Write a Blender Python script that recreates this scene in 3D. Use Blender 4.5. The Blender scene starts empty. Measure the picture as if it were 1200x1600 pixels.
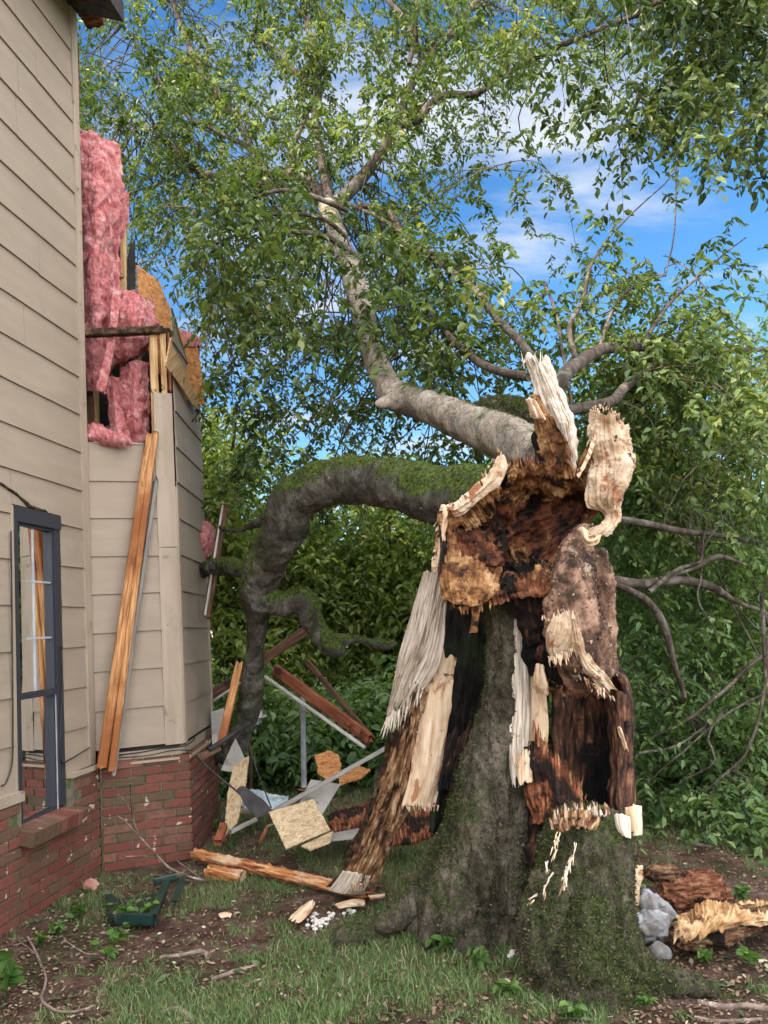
import bpy, math, random
import numpy as np
from mathutils import Vector, Matrix
R_ = math.radians
scene = bpy.context.scene
# ---------------------------------------------------------------- camera
F, CX, CY, EYE = 1250.0, 600.0, 877.0, 1.70
PITCH, ROLL = R_(4.6), R_(-3.15)
cam_d = bpy.data.cameras.new('camera'); cam = bpy.data.objects.new('camera', cam_d)
scene.collection.objects.link(cam); scene.camera = cam
cam_d.sensor_fit = 'VERTICAL'; cam_d.sensor_height = 24.0
cam_d.lens = 24.0 * F / 1600.0
cam_d.shift_y = (CY - 800.0) / 1600.0
cam_d.clip_start = 0.05; cam_d.clip_end = 2000
RM = Matrix.Rotation(math.pi/2 + PITCH, 3, 'X') @ Matrix.Rotation(ROLL, 3, 'Z')
cam.matrix_world = Matrix.Translation((0, 0, EYE)) @ RM.to_4x4()
scene.view_settings.view_transform = 'Standard'; scene.view_settings.look = 'None'
scene.view_settings.gamma = 1; scene.view_settings.exposure = 1.38
scene.render.resolution_x = 768; scene.render.resolution_y = 1024
# ---------------------------------------------------------------- sky and sun
SUN_EL, SUN_AZ = R_(36), R_(-124)          # azimuth measured from +Y towards +X
world = bpy.data.worlds.new('World'); scene.world = world; world.use_nodes = True
wt = world.node_tree; wt.nodes.clear()
def wn(t, **k):
    n = wt.nodes.new(t)
    for a, b in k.items(): setattr(n, a, b)
    return n
sky = wn('ShaderNodeTexSky', sky_type='NISHITA', sun_disc=False)
sky.sun_elevation = SUN_EL; sky.sun_rotation = SUN_AZ; sky.air_density = 1.0; sky.dust_density = 0.3; sky.ozone_density = 2.0
tc = wn('ShaderNodeTexCoord'); sx = wn('ShaderNodeSeparateXYZ'); wt.links.new(tc.outputs['Generated'], sx.inputs[0])
dv = wn('ShaderNodeMath', operation='ADD'); wt.links.new(sx.outputs['Z'], dv.inputs[0]); dv.inputs[1].default_value = 0.22
px = wn('ShaderNodeMath', operation='DIVIDE'); wt.links.new(sx.outputs['X'], px.inputs[0]); wt.links.new(dv.outputs[0], px.inputs[1])
py = wn('ShaderNodeMath', operation='DIVIDE'); wt.links.new(sx.outputs['Y'], py.inputs[0]); wt.links.new(dv.outputs[0], py.inputs[1])
cb = wn('ShaderNodeCombineXYZ'); wt.links.new(px.outputs[0], cb.inputs[0]); wt.links.new(py.outputs[0], cb.inputs[1])
mp = wn('ShaderNodeMapping'); wt.links.new(cb.outputs[0], mp.inputs[0]); mp.inputs['Location'].default_value = (3.1, 7.4, 0); mp.inputs['Scale'].default_value = (1.0, 2.2, 1)
cn = wn('ShaderNodeTexNoise'); wt.links.new(mp.outputs[0], cn.inputs['Vector']); cn.inputs['Scale'].default_value = 1.5; cn.inputs['Detail'].default_value = 9; cn.inputs['Roughness'].default_value = 0.58; cn.inputs['Distortion'].default_value = 0.25
cr = wn('ShaderNodeMapRange', interpolation_type='SMOOTHSTEP'); wt.links.new(cn.outputs['Fac'], cr.inputs[0]); cr.inputs[1].default_value = 0.47; cr.inputs[2].default_value = 0.72
# bright cloud added behind the camera, out of view, to fill the shade
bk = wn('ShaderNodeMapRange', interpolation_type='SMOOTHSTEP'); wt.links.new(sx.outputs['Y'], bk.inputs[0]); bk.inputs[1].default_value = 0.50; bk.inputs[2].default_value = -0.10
zn = wn('ShaderNodeMapRange', interpolation_type='SMOOTHSTEP'); wt.links.new(sx.outputs['Z'], zn.inputs[0]); zn.inputs[1].default_value = 0.70; zn.inputs[2].default_value = 0.86   # unseen bright cloud added overhead too, for more fill light
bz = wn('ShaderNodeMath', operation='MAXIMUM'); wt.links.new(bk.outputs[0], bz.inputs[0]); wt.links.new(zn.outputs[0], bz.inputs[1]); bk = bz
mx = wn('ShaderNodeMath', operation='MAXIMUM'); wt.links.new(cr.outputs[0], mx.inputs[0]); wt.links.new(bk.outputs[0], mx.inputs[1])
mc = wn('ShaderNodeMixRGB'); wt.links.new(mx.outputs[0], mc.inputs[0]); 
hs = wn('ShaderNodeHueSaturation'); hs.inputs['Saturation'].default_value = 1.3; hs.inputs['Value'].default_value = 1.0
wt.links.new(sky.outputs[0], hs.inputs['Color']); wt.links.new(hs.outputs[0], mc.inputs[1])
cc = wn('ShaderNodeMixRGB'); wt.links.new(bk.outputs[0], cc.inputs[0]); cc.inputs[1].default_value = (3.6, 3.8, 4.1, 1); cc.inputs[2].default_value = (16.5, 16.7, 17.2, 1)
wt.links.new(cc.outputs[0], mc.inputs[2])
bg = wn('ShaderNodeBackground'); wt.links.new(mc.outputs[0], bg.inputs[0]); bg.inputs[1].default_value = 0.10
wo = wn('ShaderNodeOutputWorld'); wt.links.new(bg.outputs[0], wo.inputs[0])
sun_d = bpy.data.lights.new('sun', 'SUN'); sun_d.energy = 3.6; sun_d.angle = R_(0.6); sun_d.color = (1.0, 0.86, 0.68)
sun = bpy.data.objects.new('sun', sun_d); scene.collection.objects.link(sun)
sdir = Vector((math.sin(SUN_AZ)*math.cos(SUN_EL), math.cos(SUN_AZ)*math.cos(SUN_EL), math.sin(SUN_EL)))
sun.rotation_euler = sdir.to_track_quat('Z', 'Y').to_euler(); sun.location = (0, 0, 20)

# ---------------------------------------------------------------- placing by sight line
def ray(u, v): return RM @ Vector(((u-CX)/F, -(v-CY)/F, -1.0))
def W(u, v, d):
    r = ray(u, v); return Vector((0, 0, EYE)) + r*(d/r.y)
def G(u, v, z=0.0):
    r = ray(u, v); return Vector((0, 0, EYE)) + r*((z-EYE)/r.z)
def gd(u, v, z=0.0): return G(u, v, z).y
# ---------------------------------------------------------------- noise
def _h(ix, iy, iz, seed):
    n = (ix*374761393 + iy*668265263 + iz*1274126177 + seed*362437) & 0xffffffff
    n = ((n ^ (n >> 13))*1274126177) & 0xffffffff
    n = ((n ^ (n >> 16))*2246822519) & 0xffffffff
    return ((n ^ (n >> 15)) & 0xffff)/32767.5 - 1.0
def vnoise(P, seed=0):
    P = np.asarray(P, float); i = np.floor(P).astype(np.int64); f = P-i; f = f*f*(3-2*f)
    x, y, z = i[..., 0], i[..., 1], i[..., 2]; fx, fy, fz = f[..., 0], f[..., 1], f[..., 2]
    def L(a, b, t): return a+(b-a)*t
    return L(L(L(_h(x, y, z, seed), _h(x+1, y, z, seed), fx), L(_h(x, y+1, z, seed), _h(x+1, y+1, z, seed), fx), fy),
             L(L(_h(x, y, z+1, seed), _h(x+1, y, z+1, seed), fx), L(_h(x, y+1, z+1, seed), _h(x+1, y+1, z+1, seed), fx), fy), fz)
def fbm(P, oct=4, seed=0, gain=0.5, lac=2.03):
    P = np.asarray(P, float); s = 0; a = 1.0; t = 0
    for k in range(oct):
        s = s + a*vnoise(P, seed+k*17); t += a; P = P*lac+3.7; a *= gain
    return s/t
def n1(x, seed=0, oct=3):
    x = np.asarray(x, float); return fbm(np.stack([x, x*0+seed*3.3, x*0], -1), oct, seed)
# ---------------------------------------------------------------- mesh helpers
class M:      # raw geometry: verts (n,3), list of faces, per-vertex uv and rnd
    def __init__(s): s.v = []; s.f = []; s.uv = []; s.r = []; s.n = 0
    def add(s, v, f, uv=None, r=0.0):
        v = np.asarray(v, float).reshape(-1, 3); k = len(v)
        s.v.append(v); s.f += [tuple(int(i)+s.n for i in q) for q in f]
        s.uv.append(np.zeros((k, 2)) if uv is None else np.asarray(uv, float).reshape(-1, 2))
        s.r.append(np.full(k, r) if np.isscalar(r) else np.asarray(r, float)); s.n += k; return s
    def join(s, o):
        for v, uv, r in [(np.concatenate(o.v), np.concatenate(o.uv), np.concatenate(o.r))]: s.add(v, o.f, uv, r)
        return s
    def V(s): return np.concatenate(s.v)
def tomesh(name, g, smooth=True):
    me = bpy.data.meshes.new(name); me.from_pydata(g.V().tolist(), [], g.f); 
    uvl = me.uv_layers.new(name='UVMap'); uv = np.concatenate(g.uv)
    li = np.empty(len(me.loops), np.int32); me.loops.foreach_get('vertex_index', li)
    uvl.data.foreach_set('uv', uv[li].astype(np.float32).ravel())
    at = me.attributes.new('rnd', 'FLOAT', 'POINT'); at.data.foreach_set('value', np.concatenate(g.r).astype(np.float32))
    me.polygons.foreach_set('use_smooth', [smooth]*len(me.polygons)); me.update(); return me
def rootof(p):
    while p.parent: p = p.parent
    return p
def put(name, g, mat, parent=None, base=None, smooth=True, label=None, cat=None, group=None, kind=None, bevel=0):
    """one mesh object; verts are world coordinates, the origin goes to the thing's base"""
    me = g if isinstance(g, bpy.types.Mesh) else tomesh(name, g, smooth)
    if parent is not None: off = rootof(parent).location.copy()
    else:
        if base is None:
            a = np.empty(len(me.vertices)*3, np.float32); me.vertices.foreach_get('co', a); a = a.reshape(-1, 3)
            base = ((a[:, 0].min()+a[:, 0].max())/2, (a[:, 1].min()+a[:, 1].max())/2, a[:, 2].min())
        off = Vector([float(c) for c in base])
    me.transform(Matrix.Translation(-off))
    o = bpy.data.objects.new(name, me); scene.collection.objects.link(o)
    for m in (mat if isinstance(mat, (list, tuple)) else [mat]): me.materials.append(m)
    if parent is not None: o.parent = parent
    else: o.location = off
    tag(o, label, cat, group, kind)
    if bevel:
        b = o.modifiers.new('bevel', 'BEVEL'); b.width = bevel; b.segments = 2; b.limit_method = 'ANGLE'
    return o
def tag(o, label=None, cat=None, group=None, kind=None):
    for k, x in (('label', label), ('category', cat), ('group', group), ('kind', kind)):
        if x: o[k] = x
    return o
def thing(name, label, cat, loc, group=None):
    o = bpy.data.objects.new(name, None); scene.collection.objects.link(o); o.location = Vector(loc); o.empty_display_size = 0.1
    return tag(o, label, cat, group)
def crom(P, n):
    """Catmull-Rom along axis 0 to n samples"""
    P = np.asarray(P, float); k = len(P)
    if k == 2: t = np.linspace(0, 1, n).reshape((-1,)+(1,)*(P.ndim-1)); return P[0]+(P[1]-P[0])*t
    E = np.concatenate([2*P[:1]-P[1:2], P, 2*P[-1:]-P[-2:-1]]); t = np.linspace(0, k-1, n); i = np.minimum(t.astype(int), k-2); f = (t-i).reshape((-1,)+(1,)*(P.ndim-1))
    a, b, c, d = E[i], E[i+1], E[i+2], E[i+3]
    return 0.5*((2*b)+(-a+c)*f+(2*a-5*b+4*c-d)*f*f+(-a+3*b-3*c+d)*f**3)
def gnorm(S, wrap=False):
    du = np.gradient(S, axis=0)
    dv_ = (np.roll(S, -1, 1)-np.roll(S, 1, 1)) if wrap else np.gradient(S, axis=1)
    n = np.cross(du, dv_); return n/(np.linalg.norm(n, axis=-1, keepdims=True)+1e-9)
def gridfaces(nr, nc, wrap=False, off=0, flip=False):
    f = []
    for i in range(nr-1):
        for j in range(nc if wrap else nc-1):
            a = off+i*nc+j; b = off+i*nc+(j+1) % nc; c = b+nc; d = a+nc
            f.append((a, d, c, b) if flip else (a, b, c, d))
    return f
def WP(rows): return np.array([[tuple(W(*p)) for p in r] for r in rows])
def sheet(rows, nr, nc, thick=0.03, fib=0.01, fa=14, fs=1.6, jag=(0, 0, 0, 0), jf=9, seed=0, chunk=0.0, cf=7, world_pts=False, taper=True, backd=0.5):
    """torn slab: control rows run along the grain; columns across. front faces the viewer, thickness goes away from it"""
    C = np.asarray(rows, float) if world_pts else WP(rows)
    S = crom(C, nr); S = np.swapaxes(crom(np.swapaxes(S, 0, 1), nc), 0, 1)
    # resample with torn ends
    s = np.linspace(0, 1, nr)[:, None]; t = np.linspace(0, 1, nc)[None, :]
    wid = np.linalg.norm(C[len(C)//2, -1]-C[len(C)//2, 0]); ln = np.linalg.norm(C[-1, C.shape[1]//2]-C[0, C.shape[1]//2])+1e-6
    def tear(x, sd):
        a = 0.5+0.5*n1(x*jf, sd, 2); b = 0.5+0.5*n1(x*jf*3.1, sd+5, 2); return (a*0.75+b*0.25)**1.4
    s0 = jag[0]*tear(t, seed+1); s1 = 1-jag[1]*tear(t, seed+2)
    s2 = s0+(s1-s0)*s
    t0 = jag[2]*tear(s, seed+3); t1 = 1-jag[3]*tear(s, seed+4); t2 = t0+(t1-t0)*t
    s2 = np.broadcast_to(s2, (nr, nc)); t2 = np.broadcast_to(t2, (nr, nc))
    def samp(a, b):
        x = np.clip(a, 0, 1)*(nr-1); y = np.clip(b, 0, 1)*(nc-1); i = np.minimum(x.astype(int), nr-2); j = np.minimum(y.astype(int), nc-2); fx = (x-i)[..., None]; fy = (y-j)[..., None]
        return (S[i, j]*(1-fx)*(1-fy)+S[i+1, j]*fx*(1-fy)+S[i, j+1]*(1-fx)*fy+S[i+1, j+1]*fx*fy)
    S = samp(s2, t2); N = gnorm(S)
    cen = S.mean((0, 1)); 
    if np.dot(N[nr//2, nc//2], np.array([0, 0, EYE])-cen) < 0: N = -N
    q = np.stack([t2*wid*fa*6/1.0, s2*ln*fs*2, t2*0+seed], -1)
    fibn = fbm(q, 4, seed); fibn = -np.abs(fibn)*1.6+0.4
    D = fib*fibn+fib*0.5*fbm(q*np.array([2.7, 3, 1]), 2, seed+9)
    if chunk: D = D+chunk*fbm(S*cf, 4, seed+21)
    Fr = S+N*D[..., None]
    e = np.minimum(np.minimum(t, 1-t)*2*3, 1)*np.minimum(np.minimum(s, 1-s)*2*4, 1) if taper else np.ones((nr, nc))
    e = np.sqrt(np.clip(np.broadcast_to(e, (nr, nc)), 0, 1))*0.75+0.25
    Bk = S-N*(thick*e)[..., None]+N*(D*backd)[..., None]
    uv = np.stack([t2*wid, s2*ln], -1).reshape(-1, 2)
    g = M(); V = np.concatenate([Fr.reshape(-1, 3), Bk.reshape(-1, 3)]); k = nr*nc
    f = gridfaces(nr, nc)+gridfaces(nr, nc, off=k, flip=True)
    for j in range(nc-1): f += [(j, k+j, k+j+1, j+1), ((nr-1)*nc+j, (nr-1)*nc+j+1, k+(nr-1)*nc+j+1, k+(nr-1)*nc+j)]
    for i in range(nr-1): f += [(i*nc, (i+1)*nc, k+(i+1)*nc, k+i*nc), (i*nc+nc-1, k+i*nc+nc-1, k+(i+1)*nc+nc-1, (i+1)*nc+nc-1)]
    return g.add(V, f, np.concatenate([uv, uv]))
def tube(pts, seg=10, step=0.08, r_noise=0.08, seed=0, wobble=0.0, world_pts=False, cap=True, nf=3.0):
    """pts: (u, v, d, radius in px) or world (x,y,z,r)"""
    if world_pts: C = np.array(pts, float)
    else: C = np.array([tuple(W(p[0], p[1], p[2]))+(p[3]/F*p[2],) for p in pts])
    L = np.linalg.norm(np.diff(C[:, :3], axis=0), axis=1).sum(); n = max(len(pts)+1, int(L/step)+2)
    S = crom(C, n); P = S[:, :3]; r = np.maximum(S[:, 3], 0.0006)
    if wobble: P = P+wobble*np.stack([n1(np.arange(n)*0.35, seed+i, 2) for i in range(3)], -1)
    T = np.gradient(P, axis=0); T /= np.linalg.norm(T, axis=1, keepdims=True)+1e-9
    up = np.array([0.3, 0.2, 1.0]); A = [];
    x = np.cross(T[0], up); x /= np.linalg.norm(x)+1e-9
    for i in range(n):
        x = x-T[i]*np.dot(x, T[i]); x /= np.linalg.norm(x)+1e-9; A.append(x)
    A = np.array(A); B = np.cross(T, A)
    a = np.linspace(0, 2*math.pi, seg, endpoint=False)
    ring = np.cos(a)[None, :, None]*A[:, None]+np.sin(a)[None, :, None]*B[:, None]
    rr = r[:, None]*(1+r_noise*fbm(np.stack([np.cos(a)[None]*nf*.5+P[:, :1]*nf, np.sin(a)[None]*nf*.5+P[:, 1:2]*nf, P[:, 2:3]*nf+a[None]*0], -1), 3, seed))
    V = P[:, None]+ring*rr[..., None]
    cum = np.concatenate([[0], np.cumsum(np.linalg.norm(np.diff(P, axis=0), axis=1))])
    uv = np.stack([np.broadcast_to(a[None]/6.283*0.3, (n, seg)), np.broadcast_to(cum[:, None], (n, seg))], -1)
    g = M(); f = gridfaces(n, seg, wrap=True)
    if cap: f += [tuple(range(seg)), tuple((n-1)*seg+j for j in range(seg-1, -1, -1))]
    return g.add(V, f, uv)
def fuse(g, voxel, disp=None, smooth_it=0):
    """solid union of the overlapping pieces as one continuous surface, then roughened"""
    me = tomesh('tmp', g); o = bpy.data.objects.new('tmp', me); scene.collection.objects.link(o)
    m = o.modifiers.new('r', 'REMESH'); m.mode = 'VOXEL'; m.voxel_size = voxel
    if smooth_it:
        s = o.modifiers.new('s', 'SMOOTH'); s.iterations = smooth_it; s.factor = 0.5
    dg = bpy.context.evaluated_depsgraph_get(); ev = o.evaluated_get(dg); m2 = bpy.data.meshes.new_from_object(ev)
    bpy.data.objects.remove(o); bpy.data.meshes.remove(me)
    if disp:
        n = len(m2.vertices); co = np.empty(n*3, np.float32); no = np.empty(n*3, np.float32)
        m2.vertices.foreach_get('co', co); m2.vertex_normals.foreach_get('vector', no)
        co = co.reshape(-1, 3).astype(float); no = no.reshape(-1, 3).astype(float)
        co = co+no*np.asarray(disp(co, no)).reshape(-1, 1); m2.vertices.foreach_set('co', co.astype(np.float32).ravel()); m2.update()
    m2.polygons.foreach_set('use_smooth', [True]*len(m2.polygons)); return m2
def beam(p0, p1, w, h, side=None, seg=24, rough=0.0015, seed=0, end0=0.0, end1=0.0, twist=0.0):
    """sawn board from p0 to p1; w across `side`, h along the other axis; end0/end1: torn splintered ends (m)"""
    p0 = np.array(tuple(p0)); p1 = np.array(tuple(p1)); T = p1-p0; L = np.linalg.norm(T); T /= L
    side = np.array(tuple(side if side is not None else (1, 0, 0)), float); side = side-T*side.dot(T); side /= np.linalg.norm(side); o = np.cross(T, side)
    prof = []
    K = 5
    for i in range(K): prof.append((-.5+i/K, -.5))
    for i in range(K): prof.append((.5, -.5+i/K))
    for i in range(K): prof.append((.5-i/K, .5))
    for i in range(K): prof.append((-.5, .5-i/K))
    prof = np.array(prof); m = len(prof); c = 0.93
    pr = prof.copy(); cor = (np.abs(prof) > .49).all(1); pr[cor] *= c
    s = np.linspace(0, 1, seg); V = np.zeros((seg, m, 3)); 
    for j in range(m):
        e0 = end0*(0.5+0.5*n1(pr[j, 0]*5+pr[j, 1]*3, seed+1, 2)); e1 = end1*(0.5+0.5*n1(pr[j, 0]*5+pr[j, 1]*3+9, seed+2, 2))
        t = e0+(L-e0-e1)*s; an = twist*s
        a = pr[j, 0]*w*np.cos(an)-pr[j, 1]*h*np.sin(an); b = pr[j, 0]*w*np.sin(an)+pr[j, 1]*h*np.cos(an)
        V[:, j] = p0+T*t[:, None]+side*a[:, None]+o*b[:, None]
    nn = fbm(V*np.array([30, 30, 30]), 3, seed); ctr = V.mean(1, keepdims=True); dr = V-ctr; dr /= np.linalg.norm(dr, axis=-1, keepdims=True)+1e-9
    V = V+dr*(nn*rough)[..., None]
    ua = np.arange(m)/m*2*(w+h)
    uv = np.stack([np.broadcast_to(ua[None], (seg, m)), np.broadcast_to((s*L)[:, None], (seg, m))], -1)
    g = M(); f = gridfaces(seg, m, wrap=True)+[tuple(range(m)), tuple((seg-1)*m+j for j in range(m-1, -1, -1))]
    return g.add(V, f, uv, random.Random(seed).random())
def box(g, c, ax, ay, az, sx_, sy_, sz_, r=0.0, b=0.0):
    """box centred at c with unit axes and full sizes; optional chamfer by shrinking nothing (kept crisp)"""
    c = np.array(tuple(c), float); A = np.array([tuple(ax), tuple(ay), tuple(az)], float); S = np.array([sx_, sy_, sz_])/2
    co = np.array([(x, y, z) for x in (-1, 1) for y in (-1, 1) for z in (-1, 1)], float)
    v = c+(co*S)@A
    f = [(0, 1, 3, 2), (4, 6, 7, 5), (0, 4, 5, 1), (2, 3, 7, 6), (0, 2, 6, 4), (1, 5, 7, 3)]
    if np.linalg.det(A) < 0: f = [q[::-1] for q in f]
    uv = np.stack([(co[:, 0]*S[0]+co[:, 1]*S[1]), co[:, 2]*S[2]], -1)
    g.add(v, f, uv, r); return g
def plate(pts, thick, seed=0, torn=0.0, step=0.03, nrm=None, curl=0.0):
    """flat sheet with the given world outline and true thickness; torn edges wander"""
    P = np.array([tuple(p) for p in pts], float); out = []
    for i in range(len(P)):
        a, b = P[i], P[(i+1) % len(P)]; k = max(1, int(np.linalg.norm(b-a)/step)) if torn else 1
        for j in range(k): out.append(a+(b-a)*j/k)
    Q = np.array(out); c = Q.mean(0)
    if nrm is None:
        nrm = np.zeros(3)
        for i in range(len(P)): nrm += np.cross(P[i]-c, P[(i+1) % len(P)]-c)
    nrm = np.array(tuple(nrm), float); nrm /= np.linalg.norm(nrm)
    Q = Q-((Q-c)@nrm)[:, None]*nrm
    if torn:
        w = fbm(Q*22, 3, seed)+0.5*fbm(Q*60, 2, seed+3); d = Q-c; d /= np.linalg.norm(d, axis=1, keepdims=True)+1e-9; Q = Q+d*(w*torn)[:, None]
    if np.dot(nrm, np.array([0, 0, EYE])-c) < 0: nrm = -nrm; Q = Q[::-1]
    k = len(Q); e1 = P[1]-P[0]; e1 /= np.linalg.norm(e1); e2 = np.cross(nrm, e1)
    uv = np.stack([(Q-c)@e1, (Q-c)@e2], -1)
    g = M(); f = [tuple(range(k)), tuple(range(2*k-1, k-1, -1))]+[(i, k+i, k+(i+1) % k, (i+1) % k) for i in range(k)]
    return g.add(np.concatenate([Q, Q-nrm*thick]), f, np.concatenate([uv, uv]), 0.5)
def bulk(name, V, faces, rnd, mat, **k):
    """many small identical pieces in one mesh, fast"""
    n, kv = V.shape[:2]; me = bpy.data.meshes.new(name); me.vertices.add(n*kv); me.vertices.foreach_set('co', V.astype(np.float32).ravel())
    lt = np.array([len(f) for f in faces], np.int32); flat = np.concatenate([np.array(f) for f in faces]).astype(np.int32)
    me.loops.add(n*len(flat)); me.polygons.add(n*len(lt))
    me.loops.foreach_set('vertex_index', (flat[None]+(np.arange(n)*kv)[:, None]).astype(np.int32).ravel())
    st = np.concatenate([[0], np.cumsum(lt)[:-1]]); me.polygons.foreach_set('loop_start', (st[None]+(np.arange(n)*len(flat))[:, None]).astype(np.int32).ravel())
    at = me.attributes.new('rnd', 'FLOAT', 'POINT'); at.data.foreach_set('value', np.repeat(rnd, kv).astype(np.float32)); me.update(calc_edges=True); me.validate()
    return put(name, me, mat, **k)
def fuzz(o, n, ln, w, mat, name, seed=0, lift=.6, mask=None, curl=.4, grav=0.0):
    """small blades or fibres standing on the surface of o (moss, loose fibres, bark flakes)"""
    me = o.data; k = len(me.vertices); co = np.empty(k*3, np.float32); no = np.empty(k*3, np.float32)
    me.vertices.foreach_get('co', co); me.vertex_normals.foreach_get('vector', no)
    co = co.reshape(-1, 3).astype(float)+np.array(rootof(o).location); no = no.reshape(-1, 3).astype(float); rg = np.random.default_rng(seed)
    i = rg.integers(0, k, n*2); P = co[i]; N = no[i]; keep = (P*N).sum(1)*0 == 0
    if mask is not None: keep &= rg.random(len(P)) < mask(P, N)
    P = P[keep][:n]; N = N[keep][:n]; m = len(P); P = P+rg.normal(0, .004, (m, 3)); D = N*lift+rg.normal(0, .55, (m, 3)); D[:, 2] -= grav; D /= np.linalg.norm(D, axis=1, keepdims=True)
    S = np.cross(D, N+rg.normal(0, .3, (m, 3))); S /= np.linalg.norm(S, axis=1, keepdims=True)+1e-9; L = (ln*(.4+1.1*rg.random(m)))[:, None]; ww = (w*(.5+rg.random(m)))[:, None]; B = rg.normal(0, curl, (m, 3))*L
    V = np.zeros((m, 5, 3)); V[:, 0] = P-S*ww-N*.002; V[:, 1] = P+S*ww-N*.002; V[:, 2] = P+D*L*.6+S*ww*.9+B*.3; V[:, 3] = P+D*L*.6-S*ww*.9+B*.3; V[:, 4] = P+D*L+B
    return bulk(name, V, [(0, 1, 2, 3), (3, 2, 4)], rg.random(m), mat, parent=o, kind='stuff')
def fuzzmat(name, stops, trans=.15, rough=.9):
    b = NB(name); col = b.ramp(b.rnd(), stops); p = b.n('ShaderNodeBsdfPrincipled', {'Base Color': col, 'Roughness': rough, 'Specular IOR Level': .1}); t = b.n('ShaderNodeBsdfTranslucent', {'Color': col})
    b.t.links.new(b.n('ShaderNodeMixShader', {0: trans, 1: p.outputs[0], 2: t.outputs[0]}).outputs[0], b.out.inputs[0]); return b.m
# ---------------------------------------------------------------- materials
class NB:
    def __init__(s, name):
        s.m = bpy.data.materials.new(name); s.m.use_nodes = True; s.t = s.m.node_tree; s.t.nodes.clear()
        s.out = s.t.nodes.new('ShaderNodeOutputMaterial'); s.c = s.t.nodes.new('ShaderNodeTexCoord')
    def n(s, t, ins=None, **k):
        x = s.t.nodes.new(t)
        for a, b in k.items(): setattr(x, a, b)
        for a, b in (ins or {}).items():
            if isinstance(b, bpy.types.NodeSocket): s.t.links.new(b, x.inputs[a])
            else: x.inputs[a].default_value = b
        return x
    def co(s, kind='Object', scale=(1, 1, 1), loc=(0, 0, 0)):
        return s.n('ShaderNodeMapping', {0: s.c.outputs[kind], 'Scale': scale, 'Location': loc}).outputs[0]
    def noise(s, vec, scale, detail=6, rough=0.6, dist=0.0): return s.n('ShaderNodeTexNoise', {'Vector': vec, 'Scale': scale, 'Detail': detail, 'Roughness': rough, 'Distortion': dist}).outputs['Fac']
    def step(s, x, lo, hi): return s.n('ShaderNodeMapRange', {0: x, 1: lo, 2: hi}, interpolation_type='SMOOTHSTEP').outputs[0]
    def math(s, op, a, b=0.0): return s.n('ShaderNodeMath', {0: a, 1: b}, operation=op).outputs[0]
    def ramp(s, x, stops):
        r = s.n('ShaderNodeValToRGB', {0: x}); e = r.color_ramp.elements
        while len(e) < len(stops): e.new(0.5)
        for q, (p, c) in zip(e, stops): q.position = p; q.color = (*c, 1)
        return r.outputs[0]
    def mix(s, f, a, b, mode='MIX'):
        return s.n('ShaderNodeMixRGB', {0: f, 1: a if isinstance(a, bpy.types.NodeSocket) else (*a, 1), 2: b if isinstance(b, bpy.types.NodeSocket) else (*b, 1)}, blend_type=mode).outputs[0]
    def rnd(s): return s.n('ShaderNodeAttribute', attribute_name='rnd').outputs['Fac']
    def bump(s, h, dist, prev=None, strength=1.0):
        i = {'Height': h, 'Distance': dist, 'Strength': strength}
        if prev: i['Normal'] = prev
        return s.n('ShaderNodeBump', i).outputs[0]
    def done(s, col, rough=0.85, normal=None, spec=0.3, metal=0.0, **k):
        i = {'Base Color': col if isinstance(col, bpy.types.NodeSocket) else (*col, 1), 'Roughness': rough, 'Specular IOR Level': spec, 'Metallic': metal}
        if normal: i['Normal'] = normal
        i.update(k)
        b = s.n('ShaderNodeBsdfPrincipled', i); s.t.links.new(b.outputs[0], s.out.inputs[0]); return s.m
def layered(name, stops, scale, st=(1, 1, 1), coord='Object', stains=(), rough=0.85, bump=0.004, bscale=None, bst=None, detail=8, spec=0.25, bdist2=0.0, nr=0.62, big=None):
    """noise-driven natural material: base ramp, then stains [(colour, scale, lo, hi, stretch)]"""
    b = NB(name); v = b.co(coord, st); nz = b.noise(v, scale, detail, nr); col = b.ramp(nz, [(.5+(p-.5)*.62, c) for p, c in stops])
    for s_ in stains:
        c, sc, lo, hi = s_[:4]; lo = .5+(lo-.5)*.78; hi = .5+(hi-.5)*.74; stt = s_[4] if len(s_) > 4 else (1, 1, 1)
        f = b.step(b.noise(b.co(coord, stt, (sc*1.7, lo*9, hi*5)), sc, 7, 0.65), lo, hi); col = b.mix(f, col, c)
    bs = bscale or scale*1.6; bn = b.noise(b.co(coord, bst or st, (2, 5, 1)), bs, 10, 0.7)
    nrm = b.bump(bn, bump)
    if bdist2: nrm = b.bump(b.noise(b.co(coord, bst or st, (7, 1, 4)), bs*6, 6, 0.7), bdist2, nrm)
    return b.done(col, rough, nrm, spec)
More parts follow.
